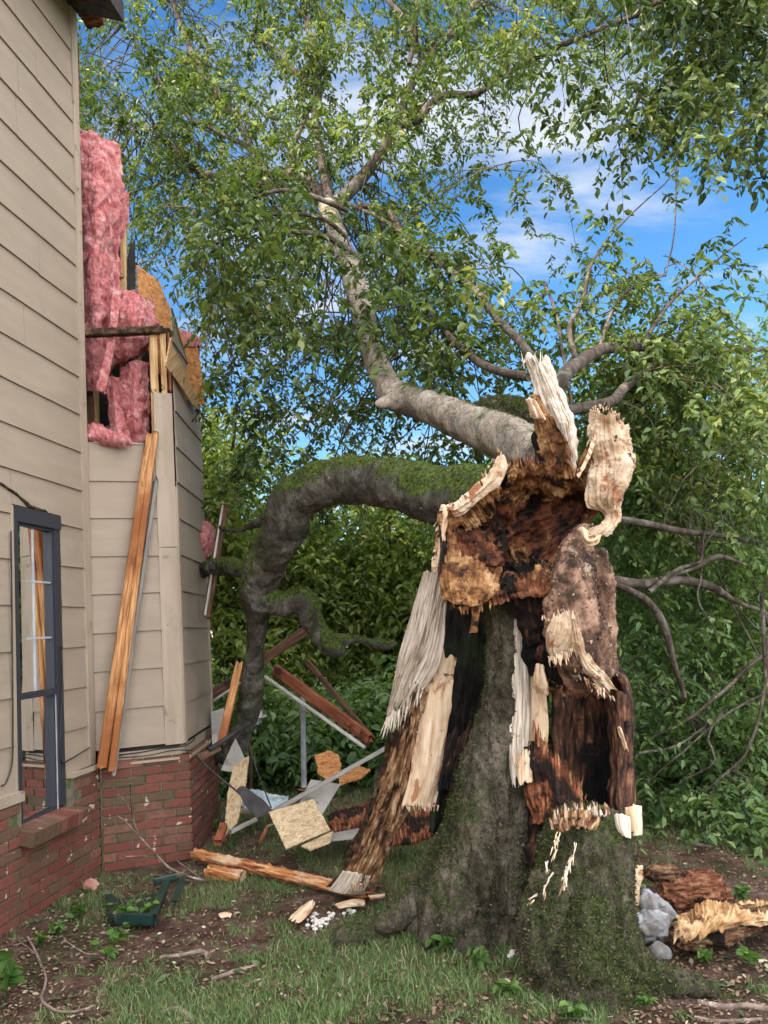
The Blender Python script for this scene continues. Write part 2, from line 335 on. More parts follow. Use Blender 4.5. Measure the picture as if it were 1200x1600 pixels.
# ---------------------------------------------------------------- materials
def mk_siding():
    b = NB('painted_siding'); v = b.co('UV', (1.5, 38, 1)); g = b.noise(v, 6, 8, 0.7, 0.4)
    w = b.noise(b.co('UV', (0.6, 3, 1)), 3, 5); r = b.rnd()
    col = b.mix(b.step(w, .3, .75), (.280, .220, .166), (.335, .268, .205)); col = b.mix(b.math('MULTIPLY', r, .45), col, (.30, .235, .175))
    col = b.mix(b.math('MULTIPLY', b.step(b.noise(b.co('Object'), 2.3, 7, .7), .52, .62), .40), col, (.24, .215, .165))
    col = b.mix(b.math('MULTIPLY', b.step(g, .6, .8), .22), col, (.24, .19, .15))
    n = b.bump(g, .0022); n = b.bump(b.noise(b.co('Object'), 90, 4), .0005, n)
    return b.done(col, .62, n, .3)
def mk_brick():
    b = NB('brick_faces'); r = b.rnd(); v = b.co('Object')
    col = b.ramp(r, [(0, (.135, .042, .032)), (.3, (.19, .060, .044)), (.5, (.135, .050, .036)), (.7, (.105, .068, .042)), (1, (.215, .088, .066))])
    col = b.mix(b.math('MULTIPLY', b.step(b.noise(v, 4.2, 8, .7), .48, .60), .75), col, (.085, .072, .038))
    col = b.mix(b.math('MULTIPLY', b.step(b.noise(v, 35, 6, .7), .48, .60), .65), col, (.10, .045, .036))
    col = b.mix(b.step(b.noise(b.co('Object', (1, 1, 1), (4, 4, 1)), 11, 5, .6), .655, .665), col, (.46, .38, .32))
    n = b.bump(b.noise(v, 60, 8, .7), .004); n = b.bump(b.noise(v, 240, 3), .001, n)
    return b.done(col, .85, n, .2)
M_SID = mk_siding(); M_BRICK = mk_brick()
M_MORT = layered('mortar', [(.3, (.10, .085, .06)), (.7, (.17, .15, .10))], 12, bump=.004, stains=[((.07, .09, .03), 6, .5, .6)])
M_TRIM = layered('painted_trim', [(.3, (.30, .235, .175)), (.7, (.375, .30, .228))], 2, (6, 6, .6), bump=.002, bscale=20, stains=[((.20, .16, .12), 9, .64, .74), ((.28, .24, .17), 3, .55, .75)], rough=.6)
M_DARK = layered('dark_gap', [(.3, (.012, .01, .008)), (.7, (.03, .024, .018))], 9)
M_PAPER = layered('black_felt_paper', [(.3, (.02, .019, .018)), (.7, (.045, .04, .038))], 6, bump=.004)
M_PINE = layered('pine_lumber', [(.30, (.19, .075, .026)), (.42, (.36, .165, .062)), (.55, (.45, .22, .085)), (.7, (.58, .33, .15))], 3.0, (26, 1.3, 1), 'UV', bump=.003, bscale=5, stains=[((.10, .035, .014), 2.3, .60, .70, (9, 1.6, 1)), ((.08, .04, .02), 5, .70, .74, (3, 3, 1)), ((.24, .080, .024), .9, .44, .66)], rough=.7)
M_PINE2 = layered('fresh_stud', [(.30, (.36, .20, .09)), (.5, (.52, .33, .16)), (.7, (.62, .43, .23))], 3.0, (22, 1.2, 1), 'UV', bump=.0015, bscale=5, stains=[((.12, .05, .02), 7, .69, .73), ((.10, .06, .035), 3, .6, .72)], rough=.7)
M_OLDW = layered('weathered_board', [(.3, (.055, .028, .018)), (.55, (.12, .06, .036)), (.75, (.19, .11, .07))], 3.0, (22, 1.2, 1), 'UV', bump=.003, bscale=5, stains=[((.03, .02, .016), 3, .55, .7)])
M_REDW = layered('red_brown_board', [(.3, (.15, .045, .024)), (.6, (.26, .085, .04)), (.8, (.36, .15, .08))], 3.0, (18, 1, 1), 'UV', bump=.002, bscale=5, stains=[((.05, .02, .014), 3, .58, .72)])
M_CHAR = layered('rotted_header', [(.35, (.02, .012, .008)), (.55, (.06, .035, .02)), (.75, (.16, .09, .05))], 8, (3, 3, 3), bump=.012, stains=[((.12, .12, .06), 8, .6, .7)])
def mk_osb(name, dark):
    b = NB(name); v = b.co('UV'); vo = b.n('ShaderNodeTexVoronoi', {'Vector': b.n('ShaderNodeMapping', {0: b.n('ShaderNodeMixRGB', {0: .05, 1: v, 2: b.n('ShaderNodeTexNoise', {'Vector': v, 'Scale': 28.0, 'Detail': 4.0}).outputs['Color']}).outputs[0], 'Scale': (1, 1.8, 1)}).outputs[0], 'Scale': 48.0}, distance='CHEBYCHEV')
    hue = b.n('ShaderNodeSeparateColor', {0: vo.outputs['Color']}).outputs[0]
    if dark: col = b.ramp(hue, [(0, (.30, .115, .038)), (.4, (.42, .18, .06)), (.8, (.52, .26, .10)), (1, (.20, .075, .025))])
    else: col = b.ramp(hue, [(0, (.34, .235, .135)), (.4, (.46, .34, .205)), (.8, (.55, .43, .28)), (1, (.28, .18, .09))])
    col = b.mix(b.math('MULTIPLY', b.step(b.noise(b.co('UV', (30, 4, 1)), 6, 6, .7), .55, .75), .5), col, (.30, .14, .05))
    col = b.mix(b.step(b.noise(v, 12, 4), .68, .72), col, (.07, .04, .02))
    n = b.bump(vo.outputs['Distance'], .003); return b.done(col, .75, n, .25)
M_OSB = mk_osb('orange_strand_board', True); M_OSB2 = mk_osb('pale_strand_board', False)
def mk_pink():
    b = NB('pink_fibre'); v = b.co('Object'); nz = b.noise(v, 13, 12, .74, .9); 
    col = b.ramp(nz, [(.34, (.34, .07, .075)), (.45, (.60, .18, .18)), (.54, (.76, .31, .31)), (.64, (.87, .56, .54))])
    col = b.mix(b.step(b.noise(b.co('Object', (1, 1, 1), (5, 2, 2)), 7, 9, .7, .6), .57, .70), col, (.86, .60, .58))
    col = b.mix(b.math('MULTIPLY', b.step(b.noise(v, 16, 5), .63, .72), .7), col, (.26, .05, .05))
    n = b.bump(b.noise(v, 24, 12, .8, 1.0), .03); n = b.bump(b.noise(v, 150, 6, .8, .6), .004, n)
    return b.done(col, 1.0, n, .05)
M_PINK = mk_pink(); M_PFUZZ = fuzzmat('pink_strands', [(0, (.50, .14, .14)), (.5, (.74, .31, .30)), (1, (.88, .62, .59))], .3)
M_FRAME = NB('slate_frame').done((.028, .030, .038), .45, None, .4)
M_METAL = layered('aluminium', [(.3, (.30, .32, .34)), (.7, (.42, .44, .46))], 8, rough=.4, bump=.0003)
def mk_glass():
    b = NB('window_glass'); g = b.n('ShaderNodeBsdfGlossy', {'Color': (.92, .95, .97, 1), 'Roughness': .012})
    tr = b.n('ShaderNodeBsdfTransparent', {'Color': (.75, .8, .8, 1)})
    lw = b.n('ShaderNodeLayerWeight', {'Blend': .5}).outputs['Fresnel']; f = b.step(lw, -.6, .45)
    b.t.links.new(b.n('ShaderNodeMixShader', {0: f, 1: tr.outputs[0], 2: g.outputs[0]}).outputs[0], b.out.inputs[0]); return b.m
M_GLASS = mk_glass()
M_CURT = layered('pale_blind', [(.3, (.22, .22, .21)), (.7, (.34, .33, .31))], 5, (2, 2, .3), bump=.01)
M_SHING = layered('dark_shingle', [(.3, (.02, .018, .018)), (.7, (.06, .055, .05))], 14, bump=.01)
M_FASC = layered('broken_fascia', [(.3, (.05, .018, .010)), (.6, (.16, .06, .025)), (.8, (.34, .17, .08))], 6, (1, 5, 5), bump=.006)

# ---------------------------------------------------------------- house geometry frames
PA, PB = G(0, 1468), G(160, 1365); PC = G(302, 1343); 
Zu = Vector((0, 0, 1))
class Wall:
    def __init__(s, a, b):
        s.o = Vector((a.x, a.y, 0)); d = Vector((b.x-a.x, b.y-a.y, 0)); s.L = d.length; s.e = d.normalized(); s.n = s.e.cross(Zu)   # outward, to the right of travel
        if s.n.dot(Vector((0.3, 0, 0))-s.o-s.e*s.L*.5) < 0: s.n = -s.n
    def at(s, u, v, off=0.0):
        r = ray(u, v); o = Vector((0, 0, EYE)); p0 = s.o+s.n*off; t = (p0-o).dot(s.n)/r.dot(s.n); p = o+r*t; return ((p-s.o).dot(s.e), p.z)
    def P(s, a, z, off=0.0): return s.o+s.e*a+s.n*off+Zu*z
PD = Vector((G(345, 1283).x, G(345, 1283).y, 0)); PD = PC+(PD-PC)*1.0
WL, WF, WS = Wall(PA, PB), Wall(PB, PC), Wall(PC, PD)
house = thing('two_storey_house', 'beige lap sided house on a red brick base with its rear corner torn open', 'house', (PB.x, PB.y, 0))
SR = -0.055        # siding stands back of the brick
def siding(g, w, a0, a1, z0, z1, h, off, seed, skip=None, cut=None):
    rng = random.Random(seed); z = z0; i = 0
    while z < z1-0.01:
        zt = min(z+h, z1); 
        spans = [(a0, a1)]
        if skip:
            spans = skip(z, zt, a0, a1)
        for sp in spans:
            p, q = sp[:2]; zlo = sp[2] if len(sp) > 2 else z
            K = max(2, int((q-p)/.12)); r = rng.random(); j0, j1 = rng.uniform(-.003, .003), rng.uniform(-.003, .003)
            V = []; uv = []
            for k in range(K+1):
                t = k/K; a = p+(q-p)*t; dz = j0+(j1-j0)*t+.004*float(n1(a*3, seed+i)); top = zt+.012
                if cut: top = min(top, cut(a)); 
                lo = min(zlo+dz, top-.002)
                for (zz, oo) in ((lo, off+.020), (lo, off+.004), (top, off+.001), (top, off+.006)):
                    V.append(tuple(w.P(a, zz, oo)))
                uv += [(a+i*3.1, lo-z+i*.37), (a+i*3.1, lo-z+i*.37), (a+i*3.1, top-z+i*.37), (a+i*3.1, top-z+i*.37)]
            f = []
            for k in range(K):
                b = k*4; f += [(b+3, b, b+4, b+7), (b, b+1, b+5, b+4), (b+2, b+3, b+7, b+6), (b+1, b+2, b+6, b+5)]
            f += [(0, 3, 2, 1), (K*4, K*4+1, K*4+2, K*4+3)]
            g.add(V, f, uv, r)
        z += h; i += 1
def wbox(g, w, a0, a1, z0, z1, o0, o1, r=0.3, jit=0):
    c = w.P((a0+a1)/2, (z0+z1)/2, (o0+o1)/2); box(g, c, w.e, Zu, w.n, abs(a1-a0), abs(z1-z0), abs(o1-o0), r)
def bricks(g, w, a0, a1, z0, z1, seed, ch=.0668, skip=None):
    rng = random.Random(seed); z = z0; i = 0
    while z < z1-.02:
        a = a0-(0.12 if i % 2 else 0); 
        while a < a1:
            L = .205+rng.uniform(-.004, .004); p, q = max(a, a0), min(a+L, a1)
            if q-p > .02 and not (skip and skip(p, q, z)):
                wbox(g, w, p, q, z+.006, z+ch-.005, -.09+rng.uniform(0, .001), rng.uniform(-.003, .003), rng.random()); 
            a += L+.011
        z += ch; i += 1
zB = WL.at(152, 1200)[1]        # top of the brick at the inner corner
zF = WF.at(240, 1190)[1]
# window opening in the left wall
wa0, _ = WL.at(20, 1000, SR); wa1, _ = WL.at(93, 1000, SR); wz1 = WL.at(60, 800, SR)[1]; wz0 = WL.at(80, 1268, SR)[1]
print('wall', WL.L, WF.L, WS.L, 'zB', zB, zF, 'win', wa0, wa1, wz0, wz1, 'PB', PB, PC, PD)
ZT = 6.75; A_BACK = -6.0
g = M(); wbox(g, WL, A_BACK, wa0-.01, 0, zB-.012, -.2, -.012); wbox(g, WL, wa0-.01, wa1+.01, 0, wz0-.02, -.2, -.012); wbox(g, WL, wa1+.01, WL.L-.005, 0, zB-.012, -.2, -.012); wbox(g, WF, .0, WF.L-.03, 0, zF-.012, -.2, -.012); wbox(g, WS, -.0, WS.L-.03, 0, zF-.012, -.2, -.014)
bw = put('brick_base', g, M_MORT, house, smooth=False)
g = M()
bricks(g, WL, A_BACK+4.5, WL.L-.004, 0, zB, 1, skip=lambda p, q, z: (q > wa0+.0 and p < wa1 and z > wz0-.09))
bricks(g, WF, .012, WF.L, 0, zF, 2); bricks(g, WS, .012, WS.L, 0, zF, 3)
bk_ = put('brick_facing', g, M_BRICK, bw, smooth=False)
m = bk_.modifiers.new('b', 'BEVEL'); m.width = .003; m.segments = 1
g = M(); rng = random.Random(5); a = wa0-.03
while a < wa1+.10:                                     # rowlock sill under the window
    c = WL.P(a, wz0-.055, -.01); e = (WL.n*1-Zu*.18).normalized(); box(g, c, WL.e, e, e.cross(WL.e), .058, .21, .095, rng.random()); a += .068
s_ = put('brick_sill', g, M_BRICK, bw, smooth=False); m = s_.modifiers.new('b', 'BEVEL'); m.width = .003; m.segments = 1
# siding of the long wall
H_ = 0.2925
def sk(z, zt, a0, a1):
    if z < wz1-.02 and zt > wz0-.2: return [(a0, wa0-.012), (wa1+.012, a1)]+([(wa0-.01, wa1+.01, wz1+.004)] if zt > wz1 else [])
    return [(a0, a1)]
_jr = random.Random(77)
def sk2(z, zt, a0, a1):
    out = []
    for sp in sk(z, zt, a0, a1):
        j = WL.L-.07-_jr.uniform(.35, 2.4)
        if len(sp) == 2 and sp[0]+.1 < j < sp[1]-.1: out += [(sp[0], j-.0015), (j+.0015, sp[1])]
        else: out.append(sp)
    return out
g = M(); siding(g, WL, A_BACK, WL.L-.07, zB+.02, ZT, H_, SR, 11, sk2)
ws_ = put('wall_siding', g, M_SID, house, smooth=False)
g = M()
for (p, q, z0, z1) in ((A_BACK, wa0, 0, ZT), (wa1, WL.L-.06, 0, ZT), (wa0, wa1, wz1, ZT), (wa0, wa1, 0, wz0-.05)):
    wbox(g, WL, p, q, z0+.03, z1, SR-.12, SR-.004)
put('wall_sheathing', g, M_DARK, house, smooth=False)
# corner trim of the long wall
def trim(w, a0, a1, z0, z1, o0, o1, seed, n=30):
    g = M(); V = []; uv = []
    for k in range(n+1):
        z = z0+(z1-z0)*k/n; d = .004*float(n1(z*1.3, seed)); 
        for (a, o) in ((a0+d, o0), (a1+d, o0), (a1+d, o1), (a0+d, o1)): V.append(tuple(w.P(a, z, o))); uv.append((a+o, z))
    f = []
    for k in range(n):
        b = k*4
        for j in range(4): f.append((b+j, b+(j+1) % 4, b+4+(j+1) % 4, b+4+j))
    f += [(3, 2, 1, 0), (n*4, n*4+1, n*4+2, n*4+3)]
    g.add(V, f, uv, .4); return g
put('corner_trim', trim(WL, WL.L-.085, WL.L+.0, zB+.03, ZT, SR-.02, SR+.026, 3), M_TRIM, house, smooth=False)
# ledge on the brick
g = M(); wbox(g, WL, wa1+.02, WL.L-.03, zB-.006, zB+.026, -.10, .012); wbox(g, WL, A_BACK+4, wa0-.01, zB-.03, zB+.03, -.10, .014)
put('brick_ledge', g, M_TRIM, house, smooth=False)
# ---- chase: front face, side face
zs = WF.at(200, 1172, SR)[1]; zc = WF.at(200, 694, SR)[1]; zc2 = WS.at(300, 575, SR)[1]
hc = (WF.at(180, 1055, SR)[1]-WF.at(180, 1116, SR)[1])
print('chase', zs, zc, zc2, hc)
xe = WF.L-.055
g = M(); siding(g, WF, -.07, xe-.07, zs+.02, zc, 0.2925, SR, 21); put('chase_siding', g, M_SID, house, smooth=False)
sL = WS.L
def cutS(a): return zc2+.28-0.62*(a/sL)+.05*float(n1(a*14, 5))
g = M(); siding(g, WS, .10, sL-.02, zs+.03, zc2+.4, 0.2925, SR, 31, cut=cutS)
put('chase_siding', g, M_SID, house, smooth=False, label='side cladding broken away along its top edge')
# sheathing behind: open above
g = M(); wbox(g, WF, .0, xe-.02, 0.02, zc-.02, SR-.05, SR-.004); wbox(g, WS, .062, sL-.03, 0.02, zc2-.25, SR-.05, SR-.004); wbox(g, WS, .062, sL*.45, zc2-.25, zc2+.05, SR-.05, SR-.004)
put('chase_sheathing', g, M_DARK, house, smooth=False)
# weathered felt/osb strip above torn side siding
# corner boards of the chase
zt1 = WF.at(250, 615, SR)[1]
zt2 = WF.at(260, 856, SR)[1]
put('corner_board', trim(WF, xe-.125, xe+.018, zt2+.005, zt1, SR-.01, SR+.024, 5), M_TRIM, house, smooth=False)
put('corner_board', trim(WF, xe-.12, xe+.021, zs+.01, zt2, SR-.01, SR+.021, 6), M_TRIM, house, smooth=False)
put('corner_board', trim(WS, .036, .105, zs+.012, WS.at(272, 760, SR)[1], SR-.012, SR+.022, 7), M_TRIM, house, smooth=False)
put('corner_board', trim(WS, sL-.045, sL+.0, zs+.012, WS.at(315, 882, SR)[1], SR-.012, SR+.024, 8), M_TRIM, house, smooth=False)
# pale top edge of the last course
g = M(); wbox(g, WF, .02, xe-.14, zc-.003, zc+.010, SR-.06, SR+.016); put('cut_edge', g, M_TRIM, house, smooth=False)
# black wire / gap flashing at the foot of the chase
for i, (pts, rp) in enumerate([([(182, 1180, 1), (215, 1176, 1), (250, 1170, 1), (285, 1166, 1), (300, 1158, 1), (304, 1152, 1)], 1.3), ([(180, 1184), (230, 1180), (270, 1172), (300, 1172)], 1.0)]):
    g = tube([tuple(WF.P(*WF.at(p[0], p[1]), .012+.01*i))+(.0045*rp,) for p in pts], 6, .03, world_pts=True)
    put('loose_wire', g, M_PAPER, house)
put('loose_wire', tube([tuple(WL.P(*WL.at(u, v, SR+.03), SR+.03))+(.005,) for u, v in ((95, 1010), (97, 1060), (96, 1100), (94, 1150), (96, 1190), (110, 1186), (140, 1168))], 6, .03, world_pts=True), M_PAPER, house)
put('loose_wire', tube([tuple(WL.P(*WL.at(u, v, SR+.03), SR+.03))+(.005,) for u, v in ((17, 830), (18, 900), (19, 1000), (20, 1120), (19, 1190), (10, 1222), (2, 1228))], 6, .03, world_pts=True), M_PAPER, house)
g = M(); wbox(g, WF, .22, xe-.02, zF-.002, zF+.016, -.09, .012); wbox(g, WS, .0, sL-.02, zF-.002, zF+.02, -.09, .010); put('brick_ledge', g, M_TRIM, house, smooth=False)
g = M(); wbox(g, WF, .12, xe+.0, zF+.016, zs-.012, SR-.03, SR+.004); wbox(g, WS, .06, sL-.03, zF+.022, zs-.004, SR-.03, SR+.006); put('skirt_board', g, M_TRIM, house, smooth=False)
# framing exposed above the chase
hdA = WF.P(*WF.at(133, 521, SR), SR); hdB = WF.P(*WF.at(257, 516, SR), SR)
put('broken_header', beam(hdA+WF.n*.0, hdB, .085, .055, WF.n, 40, .008, 3, 0, .02), M_CHAR, house)
def post(u0, v0, u1, v1, w, seed, off, mat, name, e0=0.0, e1=0.0):
    a = WF.P(*WF.at(u0, v0, off), off); b = WF.P(*WF.at(u1, v1, off), off); return put(name, beam(a, b, w, .04, WF.e, 40, .004, seed, e0, e1), mat, house)
post(239, 524, 244, 688, .062, 4, SR-.035, M_PINE2, 'stud', 0, .03)
post(254, 522, 258, 640, .045, 5, SR-.02, M_PINE2, 'stud', .0, .08)
post(263, 520, 266, 615, .018, 6, SR+.005, M_REDW, 'stud', .0, .05)
def spost(u0, v0, u1, v1, d, w, seed, mat, e=0): return put('stud', beam(W(u0, v0, d), W(u1, v1, d), w, .04, (1, 0, 0), 40, .004, seed, 0, e), mat, house)
d0 = PB.y
spost(193, 350, 193, 470, d0+.75, .05, 7, M_PINE2); spost(189, 290, 192, 620, d0+.8, .05, 8, M_REDW); spost(137, 620, 139, 700, d0+.55, .09, 9, M_OLDW)
spost(150, 600, 152, 700, d0+.62, .04, 10, M_PINE2); spost(222, 520, 205, 640, d0+.55, .05, 11, M_PINE2); spost(199, 560, 205, 660, d0+.7, .06, 19, M_OLDW)
# rear wall sheathing and felt beyond the chase
g = plate([W(200, 395, d0+.95), W(210, 372, d0+.95), W(212, 470, d0+1.0), W(300, 700, d0+1.1), W(130, 700, d0+1.0), W(132, 480, d0+.95), W(190, 450, d0+.95)], .02, 3, .012); put('felt_paper', g, M_PAPER, house, smooth=False)
g = plate([W(203, 421, d0+.55), W(235, 426, d0+.6), W(263, 434, d0+.66), (W(269, 458, d0+.7)), W(285, 495, d0+.8), W(281, 520, d0+.85), W(308, 545, d0+1.05), W(309, 640, d0+1.08), W(290, 628, d0+.85), W(262, 575, d0+.5), W(252, 530, d0+.4), W(232, 520, d0+.45), W(205, 500, d0+.5)], .012, 7, .02)
put('strand_board', g, M_OSB, house, smooth=False)
g = plate([W(262, 527, d0+.06), W(268, 540, d0+.1), W(285, 565, d0+.35), W(302, 610, d0+.75), W(309, 640, d0+1.0), W(300, 632, d0+.8), W(283, 603, d0+.45), W(263, 572, d0+.05)], .012, 9, .012); put('torn_sheathing', g, M_PINE2, house, smooth=False)
# loose strip: dark rotted rear corner board
put('corner_board', beam(W(310, 540, d0+1.06), W(309, 645, d0+1.08), .018, .03, (1, 0, 0), 30, .004, 3), M_CHAR, house)
# dark interior behind insulation
g = M(); box(g, (PB.x-.85, d0+1.9, 3.2), (1, 0, 0), (0, 1, 0), (0, 0, 1), 1.0, .06, 6.4); box(g, (PB.x-.95, d0+1.0, 3.2), (1, 0, 0), (0, 1, 0), (0, 0, 1), .06, 1.8, 6.4); put('inner_wall', g, M_OLDW, house, smooth=False)
# roof slab and broken eave
g = M(); c0 = WL.P(WL.L*.5-3.2, ZT+.05, -3.3)
V = [WL.P(A_BACK, ZT-.02, .38), WL.P(WL.L-.02, ZT-.02, .38), WL.P(WL.L-.02, ZT+1.9, -4.6), WL.P(A_BACK, ZT+1.9, -4.6), WL.P(WL.L-.02, ZT-.02, -9.6), WL.P(A_BACK, ZT-.02, -9.6)]
V2 = [v-Zu*.16 for v in V]
g.add([tuple(v) for v in V+V2], [(0, 1, 2, 3), (3, 2, 4, 5), (7, 6, 9, 8), (8, 9, 11, 10), (0, 6, 7, 1), (1, 7, 8, 2), (2, 8, 10, 4), (3, 9, 6, 0), (5, 11, 9, 3), (4, 10, 11, 5)])
put('roof', g, M_SHING, house, smooth=False)
g = M(); box(g, WL.P((A_BACK+WL.L)/2-.1, ZT/2, -9.3), WL.e, Zu, WL.n, WL.L-A_BACK, ZT-.4, .1); box(g, WL.P(WL.L-.35, ZT/2, -5.2), WL.e, Zu, WL.n, .1, ZT-.4, 8.2); box(g, WL.P(A_BACK+.1, ZT/2, -4.7), WL.e, Zu, WL.n, .1, ZT-.4, 9.2)
put('outer_wall', g, M_SID, house, smooth=False)
zE = W(140, 20, d0+.2).z
g = M(); ev = beam(W(100, -40, d0-.35), W(152, 38, d0+.2), .16, .09, (1, 0, 0), 30, .012, 4, 0, .07); put('broken_eave', ev, M_FASC, house)
put('broken_eave', beam(W(118, -60, d0-.2), W(164, 22, d0+.35), .10, .05, (1, 0, 0), 30, .014, 8, 0, .09), M_SHING, house)
put('felt_strip', plate([W(118, 60, d0+.1), W(124, 70, d0+.12), W(125, 130, d0+.15), W(122, 200, d0+.15), W(117, 190, d0+.1)], .02, 5, .012), M_FASC, house, smooth=False)
# ---- window
def wrect(name, a0, a1, z0, z1, o0, o1, t, mat, parent, tt=None):
    g = M(); tt = tt or t
    wbox(g, WL, a0, a0+t, z0, z1, o0, o1); wbox(g, WL, a1-t, a1, z0, z1, o0, o1); wbox(g, WL, a0+t, a1-t, z1-tt, z1, o0, o1-.001); wbox(g, WL, a0+t, a1-t, z0, z0+tt*.6, o0, o1-.001)
    return put(name, g, mat, parent, smooth=False)
g = M(); T = .075
wbox(g, WL, wa0, wa0+.03, wz0+.02, wz1, SR-.08, SR+.030); wbox(g, WL, wa1-T, wa1, wz0+.02, wz1-.055, SR-.08, SR+.022); wbox(g, WL, wa0+.03, wa1-.0, wz1-.10, wz1, SR-.08, SR+.032)
win = put('window', g, M_FRAME, house, smooth=False)
gl0, gl1 = wa0+.06, wa1-T; zm = WL.at(60, 1086, SR)[1]
g = M(); wbox(g, WL, wa0-.03, wa0+.0, wz0+.02, wz1, SR-.04, SR+.02); put('window_casing', g, M_TRIM, win, smooth=False)
wrect('window_sash', wa0+.03, gl1, zm, wz1-.10, SR-.03, SR+.012, .02, M_FRAME, win)
wrect('window_sash', wa0+.03, gl1, wz0, zm+.03, SR-.04, SR+.004, .024, M_FRAME, win)
g = M(); wbox(g, WL, wa0+.03, gl1+.01, zm-.012, zm+.022, SR-.05, SR+.016); put('meeting_rail', g, M_FRAME, win, smooth=False)
g = M(); wbox(g, WL, gl1-.006, gl1+.0, wz0, wz1-.12, SR-.03, SR+.010); put('window_track', g, M_METAL, win, smooth=False)
g = M()
for k in (1, 2): wbox(g, WL, wa0+.05, gl1-.02, zm+(wz1-.1-zm)*k/3-.006, zm+(wz1-.1-zm)*k/3+.006, SR-.013, SR-.002)
for k in (1,): wbox(g, WL, wa0+.05+(gl1-wa0-.07)*k/2-.006, wa0+.05+(gl1-wa0-.07)*k/2+.006, zm+.03, wz1-.12, SR-.012, SR-.001)
put('muntin', g, M_METAL, win, smooth=False)
g = M()
for z0_, z1_, oo_ in ((zm+.02, wz1-.11, .004), (wz0+.02, zm-.012, -.004)):
    q0, q1 = wa0+.05, gl1-.004; c_ = [WL.P(q0, z0_, SR+oo_), WL.P(q1, z0_, SR+oo_-.024), WL.P(q1, z1_, SR+oo_-.024), WL.P(q0, z1_, SR+oo_)]; g.join(plate(c_, .004))
put('pane', g, M_GLASS, win, smooth=False)
g = M(); wbox(g, WL, wa0-.2, gl1+.2, wz0-.1, wz1+.1, SR-.34, SR-.30); put('blind', g, M_CURT, win, smooth=False)
# torn paper edge above the window
put('torn_edge', tube([tuple(WL.P(*WL.at(u, v, SR+.02), SR+.02))+(r,) for u, v, r in ((-20, 742, .004), (20, 768, .009), (45, 790, .014), (70, 800, .012), (85, 815, .006), (100, 822, .002))], 7, .02, .8, 5, .004, world_pts=True, nf=25), M_CHAR, house)
# ---------------------------------------------------------------- insulation and leaning lumber
def batt(rows, label, seed, thick=.12, ch=.035, nr=90, nc=60, fib=.010, jag=(.03, .03, .03, .03), group='pink insulation hanging out of the broken corner'):
    g = sheet(rows, nr, nc, thick, fib, 5, 2.5, jag, 6, seed, ch, 9)
    o = put('insulation_batt', g, M_PINK, label=label, cat='insulation', group=group)
    A_ = (g.V()[:nr*nc].max(0)-g.V()[:nr*nc].min(0)); fuzz(o, int(1000+10000*A_[2]*max(A_[0], .1)), .018, .0010, M_PFUZZ, 'loose_fibres', seed, .5, None, .7, .1)
batt([[(121, 193, d0+.2), (150, 205, d0+.3), (190, 222, d0+.55)], [(122, 300, d0+.2), (158, 300, d0+.12), (192, 300, d0+.5)], [(126, 420, d0+.25), (150, 420, d0+.14), (186, 440, d0+.5)], [(133, 530, d0+.3), (155, 530, d0+.25), (176, 520, d0+.5)], [(134, 615, d0+.4), (150, 612, d0+.3), (163, 590, d0+.5)]], 'tall pink insulation batt standing against the house corner trim', 1, .14, .05, 170, 60)
batt([[(180, 290, d0+.7), (201, 300, d0+.75)], [(182, 340, d0+.7), (201, 335, d0+.72)], [(184, 380, d0+.7), (197, 365, d0+.75)]], 'small ragged pink tuft on the edge of the tall batt', 2, .06, .02, 50, 26)
batt([[(180, 470, d0+.6), (205, 449, d0+.5), (232, 462, d0+.6), (246, 500, d0+.7)], [(172, 500, d0+.4), (200, 490, d0+.28), (228, 495, d0+.35), (249, 520, d0+.6)], [(168, 545, d0+.5), (192, 545, d0+.35), (215, 545, d0+.35), (238, 545, d0+.6)], [(170, 580, d0+.6), (185, 565, d0+.5), (205, 560, d0+.5), (220, 555, d0+.65)]], 'rounded pale pink insulation roll above the rotted header', 3, .16, .06, 80, 70, .014)
batt([[(176, 450, d0+.25), (190, 450, d0+.3)], [(168, 530, d0+.14), (180, 530, d0+.14)], [(150, 608, d0+.1), (164, 616, d0+.12)]], 'narrow pink strip hanging over the front of the header', 4, .04, .015, 80, 24)
batt([[(188, 575, d0+.5), (215, 562, d0+.42), (232, 568, d0+.5)], [(186, 620, d0+.45), (212, 615, d0+.33), (236, 610, d0+.45)], [(196, 690, d0+.5), (215, 695, d0+.4), (236, 690, d0+.5)]], 'dark pink batt sagging inside the open corner beside the stud', 5, .12, .05, 80, 60)
batt([[(165, 590, d0+.45), (176, 585, d0+.4), (186, 590, d0+.5)], [(168, 640, d0+.4), (180, 640, d0+.32), (194, 640, d0+.45)], [(170, 694, d0+.4), (190, 694, d0+.3), (208, 694, d0+.4)]], 'pink insulation flap draped in the middle of the opening', 6, .07, .04, 60, 40)
batt([[(136, 660, d0+.1), (160, 662, d0+.08), (190, 680, d0+.12)], [(135, 680, d0+.02), (165, 680, d0+.0), (205, 688, d0+.03)], [(135, 697, d0+.08), (165, 697, d0+.06), (208, 697, d0+.08)]], 'crumpled brownish pink insulation lying on the top clapboard', 7, .07, .03, 40, 60, .02)
batt([[(280, 512, d0+.9), (300, 520, d0+1.0), (313, 532, d0+1.1)], [(284, 535, d0+.85), (296, 540, d0+.9), (312, 545, d0+1.1)]], 'pink tuft poking over the orange strand board', 8, .05, .03, 30, 30)
batt([[(311, 812, d0+1.3), (325, 815, d0+1.4), (336, 830, d0+1.6)], [(312, 840, d0+1.2), (322, 840, d0+1.25), (334, 845, d0+1.5)], [(313, 868, d0+1.3), (320, 872, d0+1.35), (328, 868, d0+1.5)]], 'pink insulation scrap behind the rear edge of the house', 9, .06, .03, 36, 36)
LG = 'long boards leaning on the front of the house corner'
